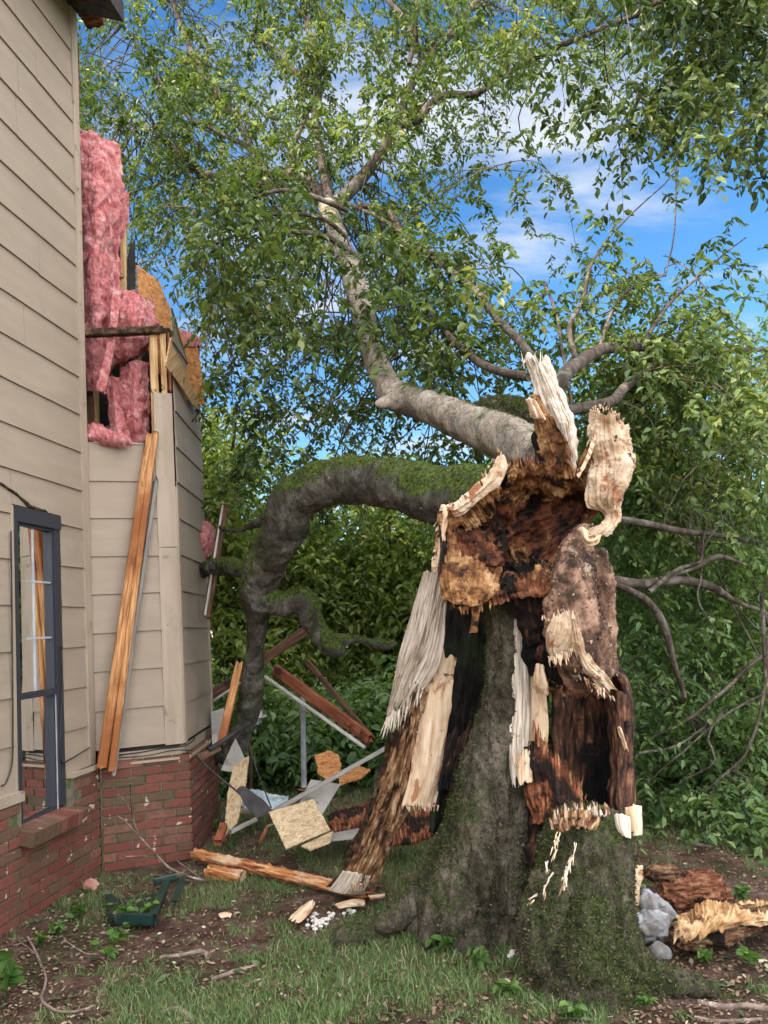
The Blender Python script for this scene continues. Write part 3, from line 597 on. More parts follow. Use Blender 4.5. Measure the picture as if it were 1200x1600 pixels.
tl = put('leaning_board', beam(WF.P(*WF.at(236, 676, .02), .00), WF.P(*WF.at(158, 1206, .10), .10), .072, .05, WF.e, 90, .004, 12, .03, .05, .06), M_PINE, label='orange pine board leaning on the house, left half of the split pair', cat='board', group=LG)
put('leaning_board', beam(WF.P(*WF.at(243, 673, .02), .005), WF.P(*WF.at(173, 1212, .14), .13), .05, .045, WF.e, 90, .005, 13, .02, .06, -.05), M_PINE, label='darker knotty pine board leaning on the house, right half of the split pair', cat='board', group=LG)
put('leaning_board', beam(WF.P(*WF.at(246, 740, -.03), -.03), WF.P(*WF.at(177, 1213, .09), .085), .03, .05, WF.e, 60, .003, 14, .1, .02), layered('grey_painted_board', [(.3, (.14, .13, .12)), (.6, (.25, .24, .22)), (.8, (.12, .09, .07))], 3, (10, 1, 1), 'UV', bump=.002), label='thin grey painted strip behind the leaning pine boards', cat='board', group=LG)
lf = plate([WF.P(*WF.at(183, 768, SR+.025), SR+.022), WF.P(*WF.at(188, 763, SR+.025), SR+.026), WF.P(*WF.at(197, 761, SR+.025), SR+.022), WF.P(*WF.at(193, 768, SR+.025), SR+.026)], .001)
# ---------------------------------------------------------------- ground
def gh(x, y):
    P = np.stack([np.asarray(x, float)*.8, np.asarray(y, float)*.8, np.asarray(x, float)*0], -1)
    return .035*fbm(P, 3, 5)+.012*fbm(P*6, 3, 8)
def mk_ground():
    b = NB('bare_earth_ground'); v = b.co('Object')
    col = b.ramp(b.noise(v, 5, 10, .65), [(.38, (.090, .048, .036)), (.5, (.180, .100, .074)), (.62, (.27, .175, .138))])
    col = b.mix(b.step(b.noise(v, 38, 8, .75), .55, .68), col, (.20, .14, .10))
    col = b.mix(b.step(b.noise(b.co('Object', (1, 1, 1), (3, 8, 0)), 24, 8, .75), .56, .66), col, (.045, .028, .020))
    col = b.mix(b.math('MULTIPLY', b.step(b.noise(b.co('Object', (1, 1, 1), (8, 3, 0)), 1.6, 6, .6), .46, .6), .6), col, (.070, .080, .034))
    d = b.n('ShaderNodeVectorMath', {0: b.n('ShaderNodeNewGeometry').outputs['Position']}, operation='LENGTH').outputs['Value']
    col = b.mix(b.step(d, 7.5, 10), col, (.035, .055, .018))
    n = b.bump(b.noise(v, 30, 10, .75), .02); n = b.bump(b.noise(v, 120, 6, .75), .006, n); return b.done(col, .95, n, .15)
xs = np.concatenate([[-300, -120, -50, -20, -9], np.linspace(-5, 5, 240), [8, 20, 50, 120, 300]]); ys = np.concatenate([[-60, -20, -6, -1], np.linspace(1, 11, 240), [14, 22, 40, 80, 200, 500]])
X, Y = np.meshgrid(xs, ys); near = ((np.abs(X) < 6) & (Y > .5) & (Y < 12)); Zg = np.where(near, gh(X, Y), 0)
g = M(); g.add(np.stack([X, Y, Zg], -1), gridfaces(len(ys), len(xs)), np.stack([X, Y], -1).reshape(-1, 2))
put('ground', g, mk_ground(), base=(0, 0, 0), kind='structure')
def inpoly(x, y, poly):
    c = np.zeros(len(x), bool); n = len(poly)
    for i in range(n):
        x0, y0 = poly[i]; x1, y1 = poly[(i+1) % n]
        m_ = ((y0 > y) != (y1 > y)) & (x < (x1-x0)*(y-y0)/(y1-y0+1e-12)+x0); c ^= m_
    return c
def house_block(x, y): return (x < (WL.o.x+(y-WL.o.y)*WL.e.x/WL.e.y)+.02) & (y < PB.y+.1) | ((x < PC.x+.03) & (y > PB.y-.05) & (y < PD.y+.1))
nrng = np.random.default_rng(7)
def patches(x, y):
    P = np.stack([x, y, x*0], -1); a = fbm(P*1.5, 3, 31)+.6*fbm(P*6, 2, 33); return a
def grassdens(x, y):
    """turf: strips running where the lawn survives, bare by the trunk and the walls"""
    d = .66+2.0*patches(x, y)+.9*fbm(np.stack([x, y, x*0], -1)*14, 2, 91)+.15*np.exp(-(((x+1.0)/.9)**2+((y-3.6)/.6)**2))
    d = d+.55*np.exp(-(((x+.95)/.55)**2+((y-4.35)/.55)**2))+.15*np.exp(-(((x+.25)/.65)**2+((y-3.75)/.28)**2))+.7*np.exp(-(((x+.5)/.9)**2+((y-6.0)/.8)**2))+.9*np.exp(-(((x-2.8)/1.3)**2+((y-6.3)/.6)**2))
    d = d-1.2*np.exp(-(((x-1.0)/1.05)**2+((y-4.5)/.7)**2))-.9*np.exp(-(((x+2.0)/.5)**2+((y-4.6)/1.0)**2))-.8*np.exp(-(((x-2.1)/.7)**2+((y-4.7)/.8)**2))-.5*np.exp(-(((x+.6)/.9)**2+((y-4.95)/.22)**2))
    return d+np.where(y > 7.2, .5, 0)
def scatter(n, ymax=10, ymin=2.7):
    # even density on the image: sample distance with falloff
    y = ymin*(ymax/ymin)**nrng.random(n); x = (nrng.random(n)*1.16-.56)*y*1.02; m_ = ~house_block(x, y); return x[m_], y[m_]
def mk_blades():
    x, y = scatter(330000, 9.5); d = grassdens(x, y); k = nrng.random(len(x)) < np.clip(d*1.3-.12, 0.015, 1); x, y = x[k], y[k]; n = len(x)
    dd = np.clip(d[k], 0, 1.2); h = (.012+.044*nrng.random(n)**2.2)*(.6+.6*dd); w = .0009+.0012*nrng.random(n); a = nrng.random(n)*6.283; ln = h*(.25+.9*nrng.random(n)); b = nrng.random(n)*6.283
    z = gh(x, y)-.004; c, s = np.cos(a)*w, np.sin(a)*w; lx, ly = np.cos(b)*ln, np.sin(b)*ln
    V = np.zeros((n, 5, 3)); V[:, 0] = np.stack([x-c, y-s, z], -1); V[:, 1] = np.stack([x+c, y+s, z], -1)
    V[:, 2] = np.stack([x+c*.8+lx*.35, y+s*.8+ly*.35, z+h*.6], -1); V[:, 3] = np.stack([x-c*.8+lx*.35, y-s*.8+ly*.35, z+h*.6], -1); V[:, 4] = np.stack([x+lx, y+ly, z+h*.92], -1)
    return V, nrng.random(n)
def leafmat(name, stops, trans=.35, rough=.45, tcol=(1.3, 1.25, .5), spec=.35):
    b = NB(name); col = b.ramp(b.rnd(), stops); nn = b.noise(b.co('Object'), 1.3, 3); col = b.mix(b.math('MULTIPLY', b.step(nn, .35, .65), .35), col, b.mix(1.0, col, (.62, .80, .55), 'MULTIPLY'))
    p = b.n('ShaderNodeBsdfPrincipled', {'Base Color': col, 'Roughness': rough, 'Specular IOR Level': spec})
    t = b.n('ShaderNodeBsdfTranslucent', {'Color': b.mix(1.0, col, tcol, 'MULTIPLY')})
    b.t.links.new(b.n('ShaderNodeMixShader', {0: trans, 1: p.outputs[0], 2: t.outputs[0]}).outputs[0], b.out.inputs[0]); return b.m
M_GRASS = leafmat('grass_blades', [(0, (.070, .130, .040)), (.45, (.130, .225, .075)), (.78, (.20, .31, .12)), (.91, (.34, .34, .19)), (1, (.48, .42, .29))], .35, .5)
V, r = mk_blades(); bulk('grass', V, [(0, 1, 2, 3), (3, 2, 4)], r, M_GRASS, base=(0, 0, 0), kind='stuff', label='patchy short green grass growing through the bare earth', cat='grass')
# dead leaves, bark flakes, wood chips
def mk_litter(n, size, flat, zoff=.004):
    x, y = scatter(n, 8.5); n = len(x); k = nrng.random(n) < np.clip(.75-.45*np.clip(grassdens(x, y), 0, 1), .1, 1); x, y = x[k], y[k]; n = len(x)
    L = size*(.4+1.2*nrng.random(n)**2); a = nrng.random(n)*6.283; asp = flat*(.6+.8*nrng.random(n)); z = gh(x, y)+zoff+nrng.random(n)*.008
    ux, uy = np.cos(a), np.sin(a); tz = (nrng.random(n)-.5)*.7; t2 = (nrng.random(n)-.5)*.9
    U = np.stack([ux, uy, tz], -1)*L[:, None]; T = np.stack([-uy, ux, t2], -1)*(L*asp)[:, None]; C = np.stack([x, y, z], -1); cu = np.stack([x*0, x*0, L*.25*nrng.random(n)], -1)
    V = np.zeros((n, 6, 3)); V[:, 0] = C-U; V[:, 1] = C-U*.3-T+cu; V[:, 2] = C+U*.4-T*.9+cu; V[:, 3] = C+U; V[:, 4] = C+U*.35+T+cu*.3; V[:, 5] = C-U*.4+T*.8+cu*.3; return V, nrng.random(n)
V, r = mk_litter(60000, .012, .40)
bulk('leaf_litter', V, [(0, 1, 2, 3), (0, 3, 4, 5)], r, leafmat('dead_leaves', [(0, (.06, .036, .026)), (.35, (.14, .085, .058)), (.7, (.24, .155, .11)), (.9, (.32, .23, .17)), (.985, (.42, .34, .26)), (1, (.60, .52, .43))], .05, .8, spec=.1), base=(0, 0, 0), kind='stuff', label='brown dead leaves and bark flakes strewn over the earth', cat='leaf litter')
V, r = mk_litter(3000, .022, .36, .008)
bulk('fallen_leaves', V, [(0, 1, 2, 3), (0, 3, 4, 5)], r, leafmat('green_fallen_leaves', [(0, (.05, .09, .035)), (.6, (.085, .135, .055)), (1, (.17, .21, .12))], .25, .45), base=(0, 0, 0), kind='stuff', label='torn green leaves scattered on the ground', cat='fallen leaves')
# ---------------------------------------------------------------- bark and wood
def mk_bark(name, stops, moss, mossy, furrow=.012, up=.5, scale=9, pale=(.26, .25, .21), ms=45):
    b = NB(name); v = b.co('Object', (1, 1, .45)); nz = b.noise(v, scale, 12, .7, .5); col = b.ramp(nz, [(.5+(p-.5)*.6, c) for p, c in stops])
    col = b.mix(b.math('MULTIPLY', b.step(b.noise(b.co('Object'), 3.2, 8, .7), .52, .60), .5), col, pale)
    vo = b.n('ShaderNodeTexVoronoi', {'Vector': b.n('ShaderNodeMixRGB', {0: .12, 1: v, 2: b.n('ShaderNodeTexNoise', {'Vector': v, 'Scale': 14.0, 'Detail': 5.0}).outputs['Color']}).outputs[0], 'Scale': 34.0}, feature='DISTANCE_TO_EDGE').outputs['Distance']
    col = b.mix(b.math('MULTIPLY', b.step(vo, .09, .0), .55), col, (.022, .017, .013))
    nz2 = b.n('ShaderNodeSeparateXYZ', {0: b.n('ShaderNodeNewGeometry').outputs['Normal']}).outputs['Z']
    mf = b.math('ADD', b.math('MULTIPLY', nz2, up), b.math('MULTIPLY', b.noise(b.co('Object'), 2.6, 8, .72), 2.0))
    mf = b.step(mf, 1.28-moss, 1.55-moss)
    mc = b.ramp(b.noise(b.co('Object', (1, 1, 1), (3, 3, 3)), ms, 9, .78), [(.40, mossy[0]), (.5, mossy[1]), (.60, mossy[2])])
    col = b.mix(mf, col, mc)
    n = b.bump(nz, furrow); n = b.bump(vo, furrow*.4, n); n = b.bump(b.noise(b.co('Object'), ms*1.4, 8, .8), .012, n)
    return b.done(col, .92, n, .15)
MOSS = ((.014, .020, .006), (.042, .056, .014), (.090, .108, .030))
M_STUMP = mk_bark('mossy_stump_bark', [(.3, (.040, .034, .024)), (.5, (.10, .088, .062)), (.7, (.20, .175, .13))], .27, ((.016, .022, .008), (.046, .058, .020), (.098, .112, .044)), .03, .12, pale=(.19, .155, .11), ms=52)
M_LIMB = mk_bark('grey_limb_bark', [(.3, (.17, .14, .11)), (.5, (.30, .25, .20)), (.7, (.44, .37, .30))], .08, MOSS, .006, .34, 7)
M_LIMBD = mk_bark('dark_mossy_limb_bark', [(.3, (.030, .028, .021)), (.5, (.068, .063, .050)), (.7, (.14, .13, .11))], .38, ((.012, .018, .005), (.045, .068, .012), (.10, .13, .025)), .007, .50, 7)
M_TWIG = mk_bark('branch_bark', [(.3, (.045, .034, .027)), (.5, (.09, .070, .056)), (.7, (.165, .135, .11))], -.1, MOSS, .003, .3, 9)
M_RBARK = layered('reddish_bark', [(.3, (.045, .026, .018)), (.5, (.155, .085, .055)), (.7, (.31, .19, .13))], 11, (1, 1, .8), bump=.012, bscale=16, bdist2=.004, stains=[((.030, .018, .014), 5, .55, .68), ((.30, .23, .17), 9, .60, .72)])
M_BLEACH = layered('bleached_sapwood', [(.28, (.30, .235, .175)), (.45, (.54, .46, .37)), (.7, (.74, .66, .56))], 4, (26, 1.2, 1), 'UV', bump=.006, bscale=4, stains=[((.22, .13, .08), 1.5, .60, .70, (14, 1.2, 1)), ((.33, .20, .12), 4, .62, .72)], bdist2=.001)
M_FRESH = layered('fresh_torn_sapwood', [(.3, (.48, .32, .20)), (.5, (.66, .48, .32)), (.7, (.76, .62, .46))], 3, (8, 1, 1), 'UV', bump=.005, bscale=5, stains=[((.36, .17, .09), 5, .56, .68, (3, 1, 1)), ((.16, .07, .035), 8, .64, .70)], bdist2=.001)
M_SAP = layered('ridged_sapwood', [(.3, (.40, .27, .165)), (.5, (.62, .46, .31)), (.7, (.77, .64, .48))], 5, (1, 1, 1), 'Object', bump=.018, bscale=16, bst=(1, 1, 3), stains=[((.34, .15, .075), 9, .53, .66), ((.08, .045, .03), 8, .63, .69)], bdist2=.003)
M_ROTB = layered('rotten_brown_wood', [(.28, (.035, .018, .011)), (.42, (.16, .072, .032)), (.56, (.34, .19, .095)), (.74, (.56, .39, .24))], 5, (12, 1.6, 1), 'UV', bump=.014, bscale=5, stains=[((.028, .014, .009), 3.5, .52, .62, (3, 1, 1)), ((.5, .36, .22), 8, .62, .7, (4, 1, 1))], bdist2=.003)
M_HEART = layered('decayed_heartwood', [(.28, (.014, .008, .006)), (.44, (.10, .036, .020)), (.58, (.24, .085, .040)), (.74, (.44, .21, .095))], 5.0, (1, 1, 1), 'Object', bump=.03, bscale=12, stains=[((.009, .006, .005), 3.2, .50, .60), ((.46, .25, .105), 5.5, .60, .70)], bdist2=.006, detail=12, nr=.7)
M_ORANGE = layered('orange_punky_wood', [(.28, (.035, .016, .008)), (.44, (.19, .080, .030)), (.58, (.38, .195, .080)), (.74, (.58, .38, .20))], 7.0, (1, 1, 1), 'Object', bump=.03, bscale=14, stains=[((.03, .014, .009), 6, .56, .64)], bdist2=.006, detail=12, nr=.7)
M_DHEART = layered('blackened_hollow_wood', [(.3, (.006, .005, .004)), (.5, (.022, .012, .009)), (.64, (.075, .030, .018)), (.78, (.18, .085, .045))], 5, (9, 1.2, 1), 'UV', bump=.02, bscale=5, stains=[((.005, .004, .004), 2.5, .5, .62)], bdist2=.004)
M_FLUTE = layered('fluted_brown_hollow_wood', [(.3, (.010, .006, .005)), (.45, (.05, .022, .014)), (.6, (.13, .055, .030)), (.78, (.28, .14, .08))], 5, (11, 1.2, 1), 'UV', bump=.02, bscale=5, stains=[((.006, .005, .005), 2.2, .50, .60, (2, 1, 1))], bdist2=.004)
M_RUST = layered('red_crumbling_wood', [(.28, (.04, .014, .009)), (.45, (.16, .05, .024)), (.6, (.32, .12, .055)), (.78, (.48, .24, .12))], 5, (7, 1.2, 1), 'UV', bump=.014, bscale=6, stains=[((.02, .011, .008), 3, .56, .66)], bdist2=.004)
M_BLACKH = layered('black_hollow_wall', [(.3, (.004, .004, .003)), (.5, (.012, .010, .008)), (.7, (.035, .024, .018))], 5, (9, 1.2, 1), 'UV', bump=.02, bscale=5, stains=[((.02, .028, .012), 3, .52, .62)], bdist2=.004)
M_RUSTO = layered('red_crumbling_log', [(.28, (.06, .022, .013)), (.45, (.20, .070, .036)), (.6, (.36, .15, .075)), (.78, (.50, .27, .15))], 9, (1, 5, 5), bump=.03, bscale=12, stains=[((.02, .011, .008), 5, .56, .66)], bdist2=.006)
M_ROTBO = layered('rotten_brown_log', [(.28, (.03, .016, .010)), (.42, (.13, .062, .030)), (.56, (.28, .155, .08)), (.74, (.48, .33, .20))], 9, (1, 4, 4), bump=.03, bscale=12, stains=[((.022, .012, .008), 5, .50, .60)], bdist2=.006)
# ---------------------------------------------------------------- the hollow tree
base = G(790, 1440); tree = thing('hollow_tree', 'huge hollow tree snapped above its mossy flared base with its limbs toppled towards the house', 'tree', (base.x, base.y, 0))
def ring_loft(secs, seg=48, n=60, lobes=(), seed=0):
    """secs: (v, u centre, half width px, depth, depth radius m)"""
    C = []
    for (v, u, hw, d, dr) in secs:
        p = W(u, v, d); C.append((p.x, p.y, p.z, hw/F*d, dr))
    S = crom(np.array(C), n); a = np.linspace(0, 2*math.pi, seg, endpoint=False); s = np.linspace(0, 1, n)
    R0 = np.ones((n, seg))
    for (ang, wd, amp, pw) in lobes:
        dd = (a-R_(ang)+math.pi) % (2*math.pi)-math.pi; R0 = R0+amp*(s[:, None]**pw)*np.exp(-(dd/R_(wd))**2)[None]
    V = np.stack([S[:, 0:1]+np.cos(a)[None]*S[:, 3:4]*R0, S[:, 1:2]+np.sin(a)[None]*S[:, 4:5]*R0, S[:, 2:3]+0*a[None]], -1)
    g = M(); f = gridfaces(n, seg, wrap=True)+[tuple(range(seg)), tuple((n-1)*seg+j for j in range(seg-1, -1, -1))]
    return g.add(V, f, np.zeros((n*seg, 2)))
def barkdisp(amp=.02, fur=.018, sc=5):
    def fn(co, no):
        P = co*np.array([1, 1, .32]); d = amp*fbm(P*sc, 4, 3)+fur*(1-2.6*np.abs(fbm(P*np.array([sc*2.6]*3), 4, 8)))+.6*fur*(.4-np.abs(fbm(P*sc*6, 3, 28)))+.012*fbm(co*42, 4, 12)
        return d
    return fn
# left mossy buttress rising to the narrow column
g = ring_loft([(935, 785, 18, 4.55, .10), (1000, 787, 17, 4.55, .11), (1090, 786, 22, 4.56, .14), (1160, 774, 33, 4.6, .20), (1230, 765, 48, 4.64, .26), (1300, 759, 62, 4.68, .32), (1370, 742, 78, 4.7, .34), (1420, 735, 93, 4.7, .38), (1452, 732, 101, 4.72, .42)], lobes=[(200, 24, .15, 5), (262, 16, .30, 5), (235, 14, -.12, 3), (300, 18, .18, 4)])
for pts in ([(720, 1310, 4.6, 26), (688, 1385, 4.62, 24), (645, 1425, 4.66, 17), (585, 1448, 4.7, 7)], [(742, 1330, 4.45, 34), (715, 1400, 4.38, 34), (690, 1446, 4.32, 22), (668, 1468, 4.28, 7)], [(775, 1300, 4.5, 45), (785, 1380, 4.42, 34), (795, 1432, 4.4, 20)], [(768, 1180, 4.5, 14), (752, 1260, 4.42, 20), (745, 1350, 4.36, 26), (752, 1420, 4.36, 14)], [(655, 1405, 4.55, 16), (612, 1438, 4.5, 9), (575, 1462, 4.5, 4)]):
    g.join(tube(pts, 16, .03, .12, 5))
me = fuse(g, .0105, barkdisp(.030, .034), 2); stA = put('stump', me, M_STUMP, tree, label='mossy left buttress rising to a narrow column')
# right mossy stump
g = ring_loft([(1270, 922, 26, 4.05, .10), (1276, 924, 46, 4.05, .18), (1298, 921, 57, 4.05, .23), (1340, 916, 63, 4.05, .26), (1400, 908, 69, 4.05, .30), (1460, 908, 72, 4.04, .33), (1505, 922, 86, 4.0, .36), (1535, 936, 102, 4.0, .38)], lobes=[(325, 25, .06, 3), (280, 20, .12, 4), (225, 22, .22, 4)])
for pts in ([(940, 1400, 3.9, 22), (952, 1462, 3.84, 24), (992, 1512, 3.78, 22), (1050, 1530, 3.74, 14), (1092, 1541, 3.72, 8), (1118, 1547, 3.70, 3)], [(925, 1400, 3.9, 40), (915, 1480, 3.75, 34), (930, 1530, 3.66, 20)], [(870, 1380, 3.9, 34), (850, 1460, 3.85, 32), (842, 1510, 3.84, 16)]):
    g.join(tube(pts, 16, .03, .12, 6))
me = fuse(g, .0095, barkdisp(.028, .030), 2); stB = put('stump', me, M_STUMP, tree, label='mossy right block with pale tears in its bark')
# root flare knob
put('root', fuse(tube([(518, 1470, 4.45, 5), (535, 1462, 4.45, 12), (556, 1460, 4.45, 14), (582, 1466, 4.42, 6)], 14, .03, .2, 3), .010, barkdisp(.012, .012)), M_STUMP, tree)
# earth and rotten wood filling the split between the two blocks
g = sheet([[(812, 1215, 4.62), (828, 1175, 4.5), (850, 1190, 4.45), (905, 1245, 4.4)], [(806, 1290, 4.6), (830, 1280, 4.42), (860, 1290, 4.36), (905, 1300, 4.35)], [(800, 1370, 4.5), (820, 1360, 4.35), (840, 1370, 4.3), (880, 1380, 4.3)], [(800, 1440, 4.4), (820, 1435, 4.3), (840, 1440, 4.25), (860, 1450, 4.2)]], 120, 70, .08, .03, 8, 2, (.18, .0, .03, .03), 14, 41, .05, 10)
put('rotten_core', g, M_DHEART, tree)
g = sheet([[(816, 1160, 4.42), (838, 1150, 4.36), (868, 1170, 4.3), (910, 1235, 4.22)], [(820, 1240, 4.4), (845, 1230, 4.3), (872, 1240, 4.24), (908, 1275, 4.18)], [(835, 1290, 4.36), (850, 1290, 4.26), (880, 1290, 4.2), (905, 1300, 4.16)]], 110, 90, .05, .03, 10, 2, (.26, .10, .0, .05), 13, 42, .04, 12)
put('rotten_core', g, M_RUST, tree, label='red crumbling spikes between the two mossy blocks')
# back shell of the hollow trunk, right: dark fluted wood
g = sheet([[(866, 1040, 4.55), (890, 1035, 4.72), (930, 1030, 4.75), (962, 1040, 4.6), (968, 1060, 4.42)], [(868, 1120, 4.55), (895, 1110, 4.74), (935, 1110, 4.78), (965, 1110, 4.62), (974, 1130, 4.42)], [(868, 1200, 4.5), (895, 1200, 4.72), (935, 1200, 4.74), (966, 1200, 4.6), (976, 1200, 4.42)], [(868, 1310, 4.45), (900, 1310, 4.6), (935, 1310, 4.6), (965, 1310, 4.5), (978, 1310, 4.35)]], 170, 110, .07, .035, 7, 1.2, (.02, .0, .02, .02), 10, 43, .02, 7)
put('hollow_shell', g, M_FLUTE, tree, label='dark fluted back wall of the hollow on the right')
g = sheet([[(944, 1070, 4.44), (962, 1075, 4.34), (978, 1085, 4.42)], [(950, 1150, 4.42), (968, 1150, 4.32), (980, 1160, 4.4)], [(950, 1230, 4.40), (966, 1230, 4.3), (982, 1240, 4.4)], [(950, 1300, 4.36), (968, 1300, 4.28), (984, 1300, 4.36)]], 100, 30, .05, .02, 10, 2, (.03, .02, .1, .3), 12, 44, .015, 12)
put('bark_edge', g, M_FLUTE, tree)
# back shell, middle: black hollow between the leaning slab and the column
g = sheet([[(672, 880, 4.75), (720, 880, 5.0), (780, 880, 5.0), (830, 880, 4.9), (880, 880, 4.8)], [(692, 1000, 4.75), (730, 1000, 5.0), (780, 1000, 5.05), (830, 1000, 4.9), (870, 1010, 4.75)], [(700, 1090, 4.8), (730, 1100, 5.0), (770, 1100, 5.0), (815, 1110, 4.85), (850, 1110, 4.7)], [(690, 1180, 4.8), (715, 1190, 4.95), (750, 1200, 5.0), (800, 1200, 4.85), (835, 1200, 4.7)], [(672, 1300, 4.8), (700, 1310, 4.95), (750, 1310, 5.0), (800, 1310, 4.85), (835, 1310, 4.7)]], 150, 110, .07, .03, 6, 1.2, (.0, .0, .02, .02), 10, 45, .03, 6)
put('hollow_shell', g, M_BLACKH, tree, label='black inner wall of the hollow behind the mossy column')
g = sheet([[(700, 1140, 4.7), (730, 1120, 4.75), (758, 1120, 4.75)], [(693, 1190, 4.66), (715, 1190, 4.7), (745, 1190, 4.72)], [(683, 1240, 4.66), (700, 1240, 4.7), (725, 1250, 4.7)]], 60, 40, .04, .02, 8, 2, (.3, .1, .1, .1), 9, 46, .03, 9); put('rotten_core', g, M_DHEART, tree)
# pale split slabs on the column's right side
g = sheet([[(797, 935, 4.44), (805, 935, 4.42), (814, 935, 4.46)], [(799, 1010, 4.44), (808, 1010, 4.41), (822, 1015, 4.46)], [(797, 1100, 4.42), (810, 1100, 4.39), (828, 1100, 4.44)], [(795, 1170, 4.40), (808, 1175, 4.37), (824, 1175, 4.42)], [(800, 1240, 4.38), (812, 1235, 4.36), (826, 1225, 4.40)]], 160, 36, .03, .014, 12, 1, (.02, .18, .06, .06), 18, 47)
put('splinter', g, M_BLEACH, tree, label='long bleached splinter on the right of the mossy column')
g = sheet([[(822, 1020, 4.52), (832, 1015, 4.5), (846, 1025, 4.54)], [(824, 1090, 4.5), (836, 1090, 4.48), (856, 1100, 4.52)], [(824, 1150, 4.48), (838, 1150, 4.46), (857, 1150, 4.5)], [(822, 1200, 4.46), (836, 1205, 4.44), (852, 1190, 4.48)]], 100, 36, .03, .004, 12, 1, (.12, .05, .0, .04), 10, 48)
put('splinter', g, M_FRESH, tree, label='smooth tan splinter behind the bleached one')
g = sheet([[(812, 1165, 4.34), (820, 1160, 4.33), (828, 1170, 4.36)], [(808, 1200, 4.33), (819, 1200, 4.32), (832, 1200, 4.35)], [(810, 1235, 4.32), (820, 1230, 4.31), (834, 1225, 4.34)]], 50, 24, .02, .008, 12, 1, (.5, .3, .05, .05), 18, 49); put('splinter', g, M_FRESH, tree)
# leaning torn slab, left: bleached fibres above, rotted beam below
g = sheet([[(662, 890, 4.45), (676, 885, 4.42), (690, 890, 4.40), (703, 915, 4.42)], [(646, 950, 4.52), (663, 950, 4.46), (681, 950, 4.44), (698, 955, 4.47)], [(628, 1015, 4.6), (645, 1015, 4.54), (664, 1018, 4.51), (688, 1035, 4.54)], [(614, 1070, 4.68), (626, 1068, 4.63), (642, 1066, 4.6), (664, 1075, 4.6)], [(598, 1148, 4.76), (604, 1140, 4.74), (612, 1130, 4.72), (622, 1118, 4.70)]], 220, 110, .05, .026, 11, .9, (.06, .22, .03, .03), 15, 51, .012, 5)
put('leaning_slab', g, M_BLEACH, tree, label='bleached fibrous upper half of the leaning slab')
g = sheet([[(664, 1000, 4.64), (690, 1000, 4.62), (720, 1010, 4.66)], [(648, 1080, 4.68), (678, 1075, 4.65), (710, 1080, 4.70)], [(644, 1150, 4.72), (672, 1150, 4.69), (700, 1150, 4.74)], [(640, 1210, 4.76), (665, 1215, 4.73), (690, 1215, 4.78)], [(626, 1262, 4.8), (652, 1262, 4.77), (682, 1262, 4.82)]], 170, 70, .035, .004, 8, .9, (.13, .03, .02, .13), 7, 52, .02, 4)
put('leaning_slab', g, M_FRESH, tree, label='smooth cream inner face of the leaning slab')
g = sheet([[(640, 1062, 4.66), (655, 1060, 4.60), (672, 1068, 4.62)], [(622, 1130, 4.74), (642, 1125, 4.66), (660, 1120, 4.70)], [(604, 1200, 4.84), (626, 1195, 4.74), (648, 1190, 4.80)], [(583, 1265, 4.94), (606, 1265, 4.85), (632, 1262, 4.90)], [(558, 1325, 5.04), (584, 1325, 4.95), (612, 1320, 5.0)], [(530, 1378, 5.14), (556, 1385, 5.04), (585, 1388, 5.08)]], 240, 80, .11, .045, 9, 1.3, (.10, .04, .02, .06), 12, 53, .02, 9)
put('leaning_slab', g, M_ROTB, tree, label='rotted brown lower beam of the leaning slab')
g = sheet([[(610, 1140, 4.86), (622, 1140, 4.80)], [(590, 1215, 4.96), (606, 1215, 4.88)], [(566, 1280, 5.05), (585, 1282, 4.95)], [(540, 1335, 5.14), (562, 1338, 5.05)], [(508, 1388, 5.24), (532, 1390, 5.14)]], 140, 26, .06, .03, 6, 2, (.05, .03, .1, .12), 16, 54, .02, 14)
put('bark_edge', g, M_CHAR, tree, label='black bark rind along the leaning slab')
g = sheet([[(536, 1358, 5.06), (558, 1362, 4.98), (580, 1368, 5.0)], [(522, 1378, 5.12), (548, 1385, 5.02), (572, 1388, 5.04)], [(512, 1392, 5.16), (540, 1397, 5.06), (566, 1398, 5.1)]], 40, 40, .05, .012, 12, 2, (.15, .05, .05, .05), 12, 55); put('slab_foot', g, M_BLEACH, tree)
